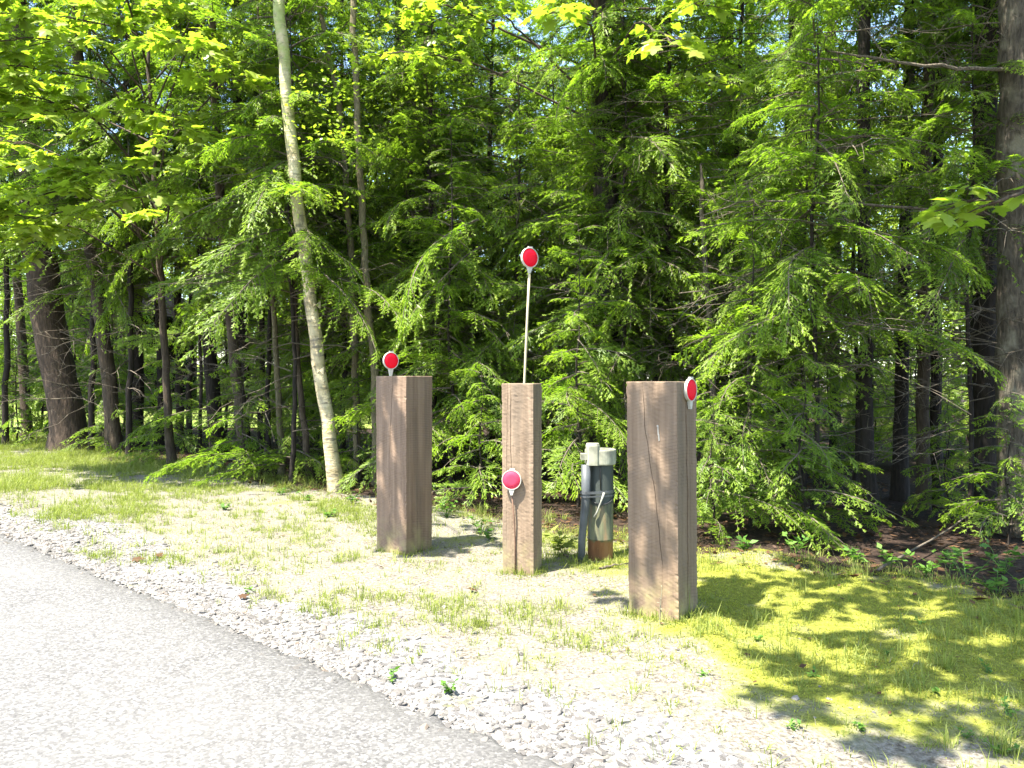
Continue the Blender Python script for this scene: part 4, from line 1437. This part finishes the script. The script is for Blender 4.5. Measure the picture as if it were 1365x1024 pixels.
# ---------------------------------------------------------------- reflectors
def reflector(label, centre, rad, yaw, tail, rodpts=None, lens='lens', rodmat='rod', rodr=.006, tilt=0.0, clip=True):
    """round reflector facing -y turned by yaw; centre in world space"""
    root = empty('reflector', (centre[0], centre[1], centre[2]), yaw)
    root.rotation_euler = (0, tilt, yaw)
    tag(root, label, 'reflector', 'round red reflectors on the posts')

    def disc(prof):
        V, Q = lathe(prof, 36)
        return np.stack([V[:, 0], -V[:, 2], V[:, 1]], -1), Q
    m = MB()
    V, Q = disc([(0, -.012), (rad * .93, -.012), (rad, -.008), (rad, .006), (rad * .98, .009), (rad * .92, .009), (rad * .90, .004), (0, .004)])
    m.add(V, Q)
    # tapering neck under the disc
    hw_, t0, t1 = rad * .30, -rad * .955, -rad - tail
    o = [(-hw_, t0), (hw_, t0), (.008, t1 + .006), (.007, t1), (-.007, t1), (-.008, t1 + .006)]
    V = [(x, -.006, z) for x, z in o] + [(x, .010, z) for x, z in o]
    n = 6
    m.add(V, [[0, 1, 2, 5], [2, 3, 4, 5], [6, 11, 8, 7], [8, 11, 10, 9]] + [[i, (i + 1) % n, n + (i + 1) % n, n + i] for i in range(n)])
    if clip:
        box(m, -.012, .022, -.006, .008, rad * .96, rad + .008)
    m.build('housing', M['white_plastic'], root)
    m = MB()
    V, Q = disc([(rad * .90, .0045), (rad * .885, .0075), (rad * .4, .009), (0, .0095)])
    m.add(V, Q)
    m.build('red_lens', M[lens], root, True)
    if rodpts is not None:
        c, s_ = math.cos(-yaw), math.sin(-yaw)
        pp = []
        for p in rodpts:
            d = np.array(p) - np.array(centre)
            pp.append((d[0] * c - d[1] * s_, d[0] * s_ + d[1] * c, d[2]))
        V, Q, T = tube(pp, rodr, 8, True)
        m = MB()
        m.add(V, Q, T)
        m.build('rod', M[rodmat], root, True)
    return root


# left post: on a stub behind the top edge
Yl = C1[1] + .33
c = A(521, 481, Yl)
reflector('small red reflector poking above the back of the reddish left post', c, 11.5 / F * Yl, R(38), .055,
          [(c[0], c[1] + .01, c[2] - .09), (c[0], c[1] + .01, 1.0)], 'lens', 'rod')
# tall marker behind the middle post
Yt = C2[1] + .33
c = A(706, 344, Yt)
reflector('red reflector on a tall pale rod rising behind the middle post', c, 13.5 / F * Yt, R(34), .035,
          [(c[0] - .001, c[1] + .004, c[2] - .09), A(703, 420, Yt), A(699, 510, Yt), (wx(693, Yt), Yt, -.1)], 'lens', 'rod', .0085)
# reflector low on the front of the middle post
nl2 = np.array([-math.sin(R(18)), -math.cos(R(18))])
q = np.array(C2) + L2 * .205 * .74 + nl2 * .036
c = (wx(682, q[1]), q[1], wz(640, q[1]))
q2 = np.array(C2) + L2 * .205 * .62 + nl2 * .006
reflector('overexposed pink red reflector low on the sunny face of the middle post', c, 13.3 / F * q[1], R(-10), .035,
          [(c[0] + .001, c[1] + .006, c[2] - .085), (q2[0] - .003, q2[1] - .012, .36), (q2[0] + .004, q2[1] - .004, .2), (q2[0] + .006, q2[1], -.05)], 'lens_pink', 'rod_brown', .005)
# reflector on the shaded side of the big post
nr3 = np.array([math.cos(R(34)), -math.sin(R(34))])
q = np.array(C3) + R3 * .285 * .54 + nr3 * .022
c = (wx(920.5, q[1]), q[1], wz(520, q[1]))
reflector('red reflector seen at a slant on the shaded side of the big right post', c, 15.5 / F * q[1], R(50), .04, None, 'lens')
# reflector behind the left corner of the big post, edge-on
q = np.array(C3) + L3 * .305 + R3 * .285 * .5
c = (q[0] - .01, q[1], 1.215)
reflector('pale reflector edge peeking out behind the left side of the big right post', c, .05, R(-140), .03, None, 'lens', clip=False)

# ---------------------------------------------------------------- capped pipe
Yp = 5.50
xp = wx(800.5, Yp)
zg = g1(xp, Yp)
wp = empty('well_pipe', (xp, Yp, zg))
tag(wp, 'weathered green steel well pipe with a cream cap and a grey conduit beside it', 'well pipe')
rp = 17.2 / F * Yp
zt = wz(612, Yp) - zg
m = MB()
V, Q = lathe([(rp * .98, -.1), (rp * .98, .138), (rp * 1.025, .143), (rp * 1.025, .15), (rp, .155), (rp, zt)], 40)
m.add(V, Q)
m.build('casing', M['casing'], wp, True)
m = MB()
rc = 20.8 / F * Yp
V, Q = lathe([(rp + .001, zt - .035), (rc * .97, zt - .035), (rc, zt - .028), (rc, zt + .062), (rc * .985, zt + .07), (rc * .93, zt + .072), (rc * .90, zt + .05), (0, zt + .046)], 40)
m.add(V, Q)
for k in range(6):
    a = k * 1.047 + .3
    V, Q = lathe([(.011, 0), (.011, .014), (0, .015)], 6)
    m.add(V + [rc * .66 * math.cos(a), rc * .66 * math.sin(a), zt + .046], Q)
cap = m.build('cap', M['cream'], wp)
# conduit entry hood
m = MB()
hx, hy = -.060, -.078
prof = [(-.034, -.04), (.026, -.04), (.044, -.022), (.046, .035), (.03, .05), (-.036, .05), (-.05, .03), (-.049, -.022)]
n = len(prof)
lo = [(hx + x, hy + y, zt - .034) for x, y in prof]
mi_ = [(hx + x, hy + y, zt + .100) for x, y in prof]
tp = [(hx + x * .88, hy + y * .88, zt + .118) for x, y in prof]
V = lo + mi_ + tp
m.add(V, [[i, (i + 1) % n, n + (i + 1) % n, n + i] for i in range(n)] + [[n + i, n + (i + 1) % n, 2 * n + (i + 1) % n, 2 * n + i] for i in range(n)] +
      [[2 * n, 2 * n + 1, 2 * n + 2, 2 * n + 3], [2 * n, 2 * n + 3, 2 * n + 4, 2 * n + 7], [2 * n + 4, 2 * n + 5, 2 * n + 6, 2 * n + 7]])
box(m, hx - .088, hx - .046, hy - .03, hy + .04, zt + .004, zt + .046)
m.build('conduit_hood', M['cream'], wp)
m = MB()
cx0 = wx(779.5, Yp) - xp
cx1 = wx(773, Yp) - xp
pth = [(cx0, -.09, zt - .03), (cx0, -.09, .46), (cx0 - .008, -.092, .36), ((cx0 + cx1) / 2 - .01, -.095, .17), (cx1, -.10, -.08)]
V, Q, T = tube(pth, [.032, .032, .029, .026, .026], 18, True)
m.add(V, Q, T)
m.build('conduit', M['pvc'], wp, True)


def band(z0, z1, g, mat, name):
    m = MB()
    th = np.linspace(0, 2 * math.pi, 33)[:-1]
    big = np.stack([(rp + g) * np.cos(th), (rp + g) * np.sin(th)], -1)
    sm = np.stack([cx0 - .003 + (.032 + g) * np.cos(th), -.09 + (.032 + g) * np.sin(th)], -1)
    pts = np.vstack([big, sm])
    # convex hull (gift wrap)
    hull, p = [], int(np.argmin(pts[:, 0]))
    st = p
    while True:
        hull.append(p)
        nx_ = (p + 1) % len(pts)
        for k in range(len(pts)):
            u, w = pts[nx_] - pts[p], pts[k] - pts[p]
            if u[0] * w[1] - u[1] * w[0] < -1e-12:
                nx_ = k
        p = nx_
        if p == st:
            break
    hp = pts[hull]
    cen = hp.mean(0)
    n = len(hp)
    out = cen + (hp - cen) * 1.02
    V = np.vstack([np.column_stack([out, np.full(n, z0)]), np.column_stack([out, np.full(n, z1)]), np.column_stack([hp, np.full(n, z1)]), np.column_stack([hp, np.full(n, z0)])])
    Q = [[r * n + i, r * n + (i + 1) % n, ((r + 1) % 4) * n + (i + 1) % n, ((r + 1) % 4) * n + i] for r in range(4) for i in range(n)]
    m.add(V, Q)
    m.build(name, M[mat], wp)


band(.475, .494, .003, 'band', 'strap')
band(.452, .463, .003, 'band', 'strap')
m = MB()
th = np.linspace(3.4, 6.6, 18)
V, Q, T = tube([((rp + .006) * math.cos(t), (rp + .006) * math.sin(t), .455 - .055 * math.sin((t - 3.4) * 1.2)) for t in th], .0045, 6, True)
m.add(V, Q, T)
V, Q, T = tube([(-.01, -rp - .005, zt - .04), (-.012, -rp - .006, .62), (-.01, -rp - .006, .50)], .0035, 6, True)
m.add(V, Q, T)
m.build('cable', M['black'], wp, True)
m = MB()
pth = [(wx(803.5, Yp) - xp, -rp - .006, .485), (wx(799, Yp) - xp, -rp - .012, .42), (wx(794, Yp) - xp, -rp - .014, .35), (wx(790.5, Yp) - xp, -rp - .008, .31)]
V, Q, T = tube(pth, [.009, .006, .006, .010], 8, True)
m.add(V, Q, T)
m.build('cord', M['cord'], wp, True)

# ---------------------------------------------------------------- small plants, twigs, leaves
def weed(label, x, y, h, nl, leaf, seed, mat='weed', name='leafy_weed', group=None, spread=.6):
    rng = np.random.RandomState(seed)
    root = empty(name, (x, y, g1(x, y)))
    tag(root, label, 'weed', group)
    st, lf = MB(), MB()
    for k in range(max(2, nl // 6)):
        az = rng.uniform(0, 6.28)
        d = np.array([math.cos(az) * spread * rng.uniform(.2, 1), math.sin(az) * spread * rng.uniform(.2, 1), 1.0])
        hh = h * rng.uniform(.55, 1.1)
        t = np.linspace(0, 1, 5)
        p = d * (hh * t)[:, None]
        p[:, 2] -= .25 * hh * t * t
        p[:, 2] -= .01
        V, Q, _ = tube(p, np.linspace(.0025, .001, 5), 4)
        st.add(V, Q)
        n = max(3, nl // max(2, nl // 6))
        u = rng.uniform(.25, 1, n)
        P = np.stack([np.interp(u, t, p[:, i]) for i in range(3)], -1)
        a = rng.uniform(0, 6.28, n)
        D = unit(np.stack([np.cos(a), np.sin(a), rng.uniform(-.2, .6, n)], -1))
        up = unit(rng.normal(0, .35, (n, 3)) + [0, 0, 1])
        l = leaf * rng.uniform(.6, 1.25, n)
        V, Q = leafquads(P, D, unit(np.cross(up, D)), l, l * .55)
        lf.add(V, Q)
    st.build('stem', M[mat], root)
    lf.build('leaves', M[mat], root)
    return root


def wat(label, px, py, *a, **k):
    x, y = gp(px, py)
    return weed(label, x, y, *a, **k)


wat('small leafy weed at the asphalt edge below the middle post', 600, 925, .10, 22, .035, 1)
wat('tiny weed with dark leaves growing at the broken asphalt edge', 522, 912, .07, 14, .03, 2)
wat('pale feathery grass clump left of the capped pipe', 752, 742, .26, 46, .09, 3, 'grass', 'grass_clump', None, .5)
wat('dark green leafy weed to the right of the reddish left post', 596, 690, .30, 46, .06, 4)
wat('white tipped leafy weed beside the middle post', 640, 712, .2, 40, .05, 5)
wat('low leafy weed at the foot of the birch', 470, 672, .16, 46, .05, 6)
wat('thin seed stalk standing before the front face of the big right post', 880, 836, .30, 8, .018, 7, 'straw', 'seed_stalk', None, .06)
wat('small grassy weed on the gravel left of the verge', 330, 790, .07, 16, .04, 8)
for i, (px, py, h) in enumerate([(1190, 762, .22), (1235, 770, .26), (1290, 782, .28), (1330, 795, .25), (1380, 800, .3), (1140, 752, .16), (1060, 744, .18), (990, 738, .15), (1340, 765, .3), (1270, 758, .2)]):
    wat('small broad leaved seedling in the row where the moss meets the wood on the right', px, py, h, 36, .06, 20 + i, 'weed', 'leafy_weed', 'seedlings along the edge of the wood', .8)
for i, (px, py, h) in enumerate([(410, 668, .14), (375, 660, .12), (520, 690, .12), (440, 690, .1), (300, 680, .1), (650, 720, .12)]):
    wat('low leafy seedling in the row along the shaded left edge of the wood', px, py, h, 30, .05, 40 + i, 'weed', 'leafy_weed', 'seedlings along the left edge of the wood', .9)


for i, (px, py, h) in enumerate([(1010, 860, .04), (1090, 905, .05), (1180, 880, .05), (1250, 930, .06), (1320, 900, .06), (1150, 975, .05), (1290, 985, .07), (1345, 960, .08), (940, 905, .04), (1060, 975, .05), (1335, 1005, .09), (1230, 840, .05)]):
    wat('small clover like weed in the shaded moss of the lower right corner', px, py, h, 22, .022, 70 + i, 'weed', 'leafy_weed', 'little weeds in the moss', .9)


def fallen_leaf(label, px, py, size, seed, rz):
    x, y = gp(px, py)
    rng = np.random.RandomState(seed)
    V, T = maple_leaves(np.array([[0, 0, 0]]), np.array([rz]), np.array([.12]), np.array([.25]), np.array([size]), rng)
    m = MB()
    m.add(V, None, T)
    V2 = V.copy()
    V2[:, 2] -= .0015
    m.add(V2, None, T[:, ::-1])
    o = m.build('fallen_leaf', M['dead_leaf'], None, False, None, (x, y, g1(x, y) + .022))
    tag(o, label, 'dead leaf')


fallen_leaf('orange brown dead leaf lying on the gravel, the left one of two', 176, 750, .085, 1, .2)
fallen_leaf('dark brown curled dead leaf on the gravel, right of the orange one', 208, 746, .07, 2, 1.4)
fallen_leaf('dead leaf on the stones in front of the middle post', 632, 793, .07, 3, 2.0)
fallen_leaf('brown dead leaf on the gravel below the reddish post', 318, 800, .06, 4, .6)


def stick(label, pts, r, seed):
    rng = np.random.RandomState(seed)
    P = []
    for px, py, dz in pts:
        x, y = gp(px, py)
        P.append((x, y, g1(x, y) + dz))
    P = np.array(P)
    b = P[0].copy()
    tt = np.linspace(0, 1, 10)
    sg = np.linspace(0, 1, len(P))
    q = np.stack([np.interp(tt, sg, P[:, i]) for i in range(3)], -1) - b + rng.normal(0, .004, (10, 3))
    V, Q, T = tube(q, np.linspace(r, r * .5, 10), 6, True)
    m = MB()
    m.add(V, Q, T)
    tag(m.build('fallen_stick', M['twig'], None, True, None, b), label, 'stick')


stick('brown stick lying on the moss between the pipe and the big post', [(798, 760, .012), (822, 757, .02), (838, 755, .015)], .009, 1)
stick('short dark stick leaning on the ground left of the pipe foot', [(752, 744, .03), (772, 755, .012)], .007, 2)
stick('long pale fallen stick lying on the shaded wood floor on the right', [(1170, 770, .03), (1230, 745, .10), (1330, 700, .25)], .010, 3)
stick('thin pale fallen branch among the shaded trunks on the right', [(1020, 705, .05), (1090, 690, .12), (1170, 684, .22)], .008, 4)

# leaf litter and twigs on the wood floor
rng = np.random.RandomState(61)
n = 9000
t = rng.uniform(-11, 5, n)
far_ = rng.rand(n) < .03
s = np.where(far_, rng.uniform(1.0, 3, n), rng.uniform(2.9, 8, n))
x, y = RP[0] + RD[0] * t + RN[0] * s, RP[1] + RD[1] * t + RN[1] * s
P = np.stack([x, y, gz(x, y) + .012], -1)
a = rng.uniform(0, 6.28, n)
D = unit(np.stack([np.cos(a), np.sin(a), rng.uniform(-.25, .35, n)], -1))
up = unit(rng.normal(0, .35, (n, 3)) + [0, 0, 1])
l = rng.uniform(.03, .09, n) * np.where(far_, .45, 1)
V, Q = leafquads(P, D, unit(np.cross(up, D)), l, l * rng.uniform(.3, .7, n))
m = MB()
m.add(V, Q)
tag(m.build('leaf_litter', M['dead_leaf']), 'brown leaf litter covering the shaded floor of the wood', 'leaf litter', kind='stuff')

# ---------------------------------------------------------------- light, sky, camera
w = bpy.data.worlds.new('World')
sc.world = w
w.use_nodes = True
nt = w.node_tree
bg = nt.nodes['Background']
sky = nt.nodes.new('ShaderNodeTexSky')
sky.sky_type = 'NISHITA'
sky.sun_disc = False
sky.sun_elevation = math.asin(SUN[2])
sky.sun_rotation = math.atan2(SUN[0], SUN[1])
sky.air_density = 1.0
sky.dust_density = 1.0
nt.links.new(sky.outputs[0], bg.inputs[0])
bg.inputs[1].default_value = .14
sl = bpy.data.lights.new('sun', 'SUN')
sl.energy = 5.0
sl.angle = R(.53)
sl.color = (1.0, .945, .85)
so = bpy.data.objects.new('sun', sl)
COL.objects.link(so)
so.location = (-8, -5, 20)
so.rotation_euler = Vector((-SUN[0], -SUN[1], -SUN[2])).to_track_quat('-Z', 'Y').to_euler()

cam = bpy.data.cameras.new('camera')
cam.sensor_width = 36
cam.lens = 36 * F / 1365
cam.clip_end = 1500
cam.clip_start = .05
co = bpy.data.objects.new('camera', cam)
COL.objects.link(co)
co.location = (0, 0, CH)
co.rotation_euler = (R(90) - math.atan((512 - HZ) / F), 0, 0)
sc.camera = co

sc.view_settings.view_transform = 'Standard'
sc.view_settings.look = 'None'
sc.view_settings.exposure = 2.4
sc.view_settings.gamma = 1.0
sc.cycles.max_bounces = 8
sc.cycles.diffuse_bounces = 4
sc.cycles.glossy_bounces = 2
sc.cycles.transmission_bounces = 5
sc.cycles.use_denoising = True
sc.cycles.sample_clamp_indirect = 6.0
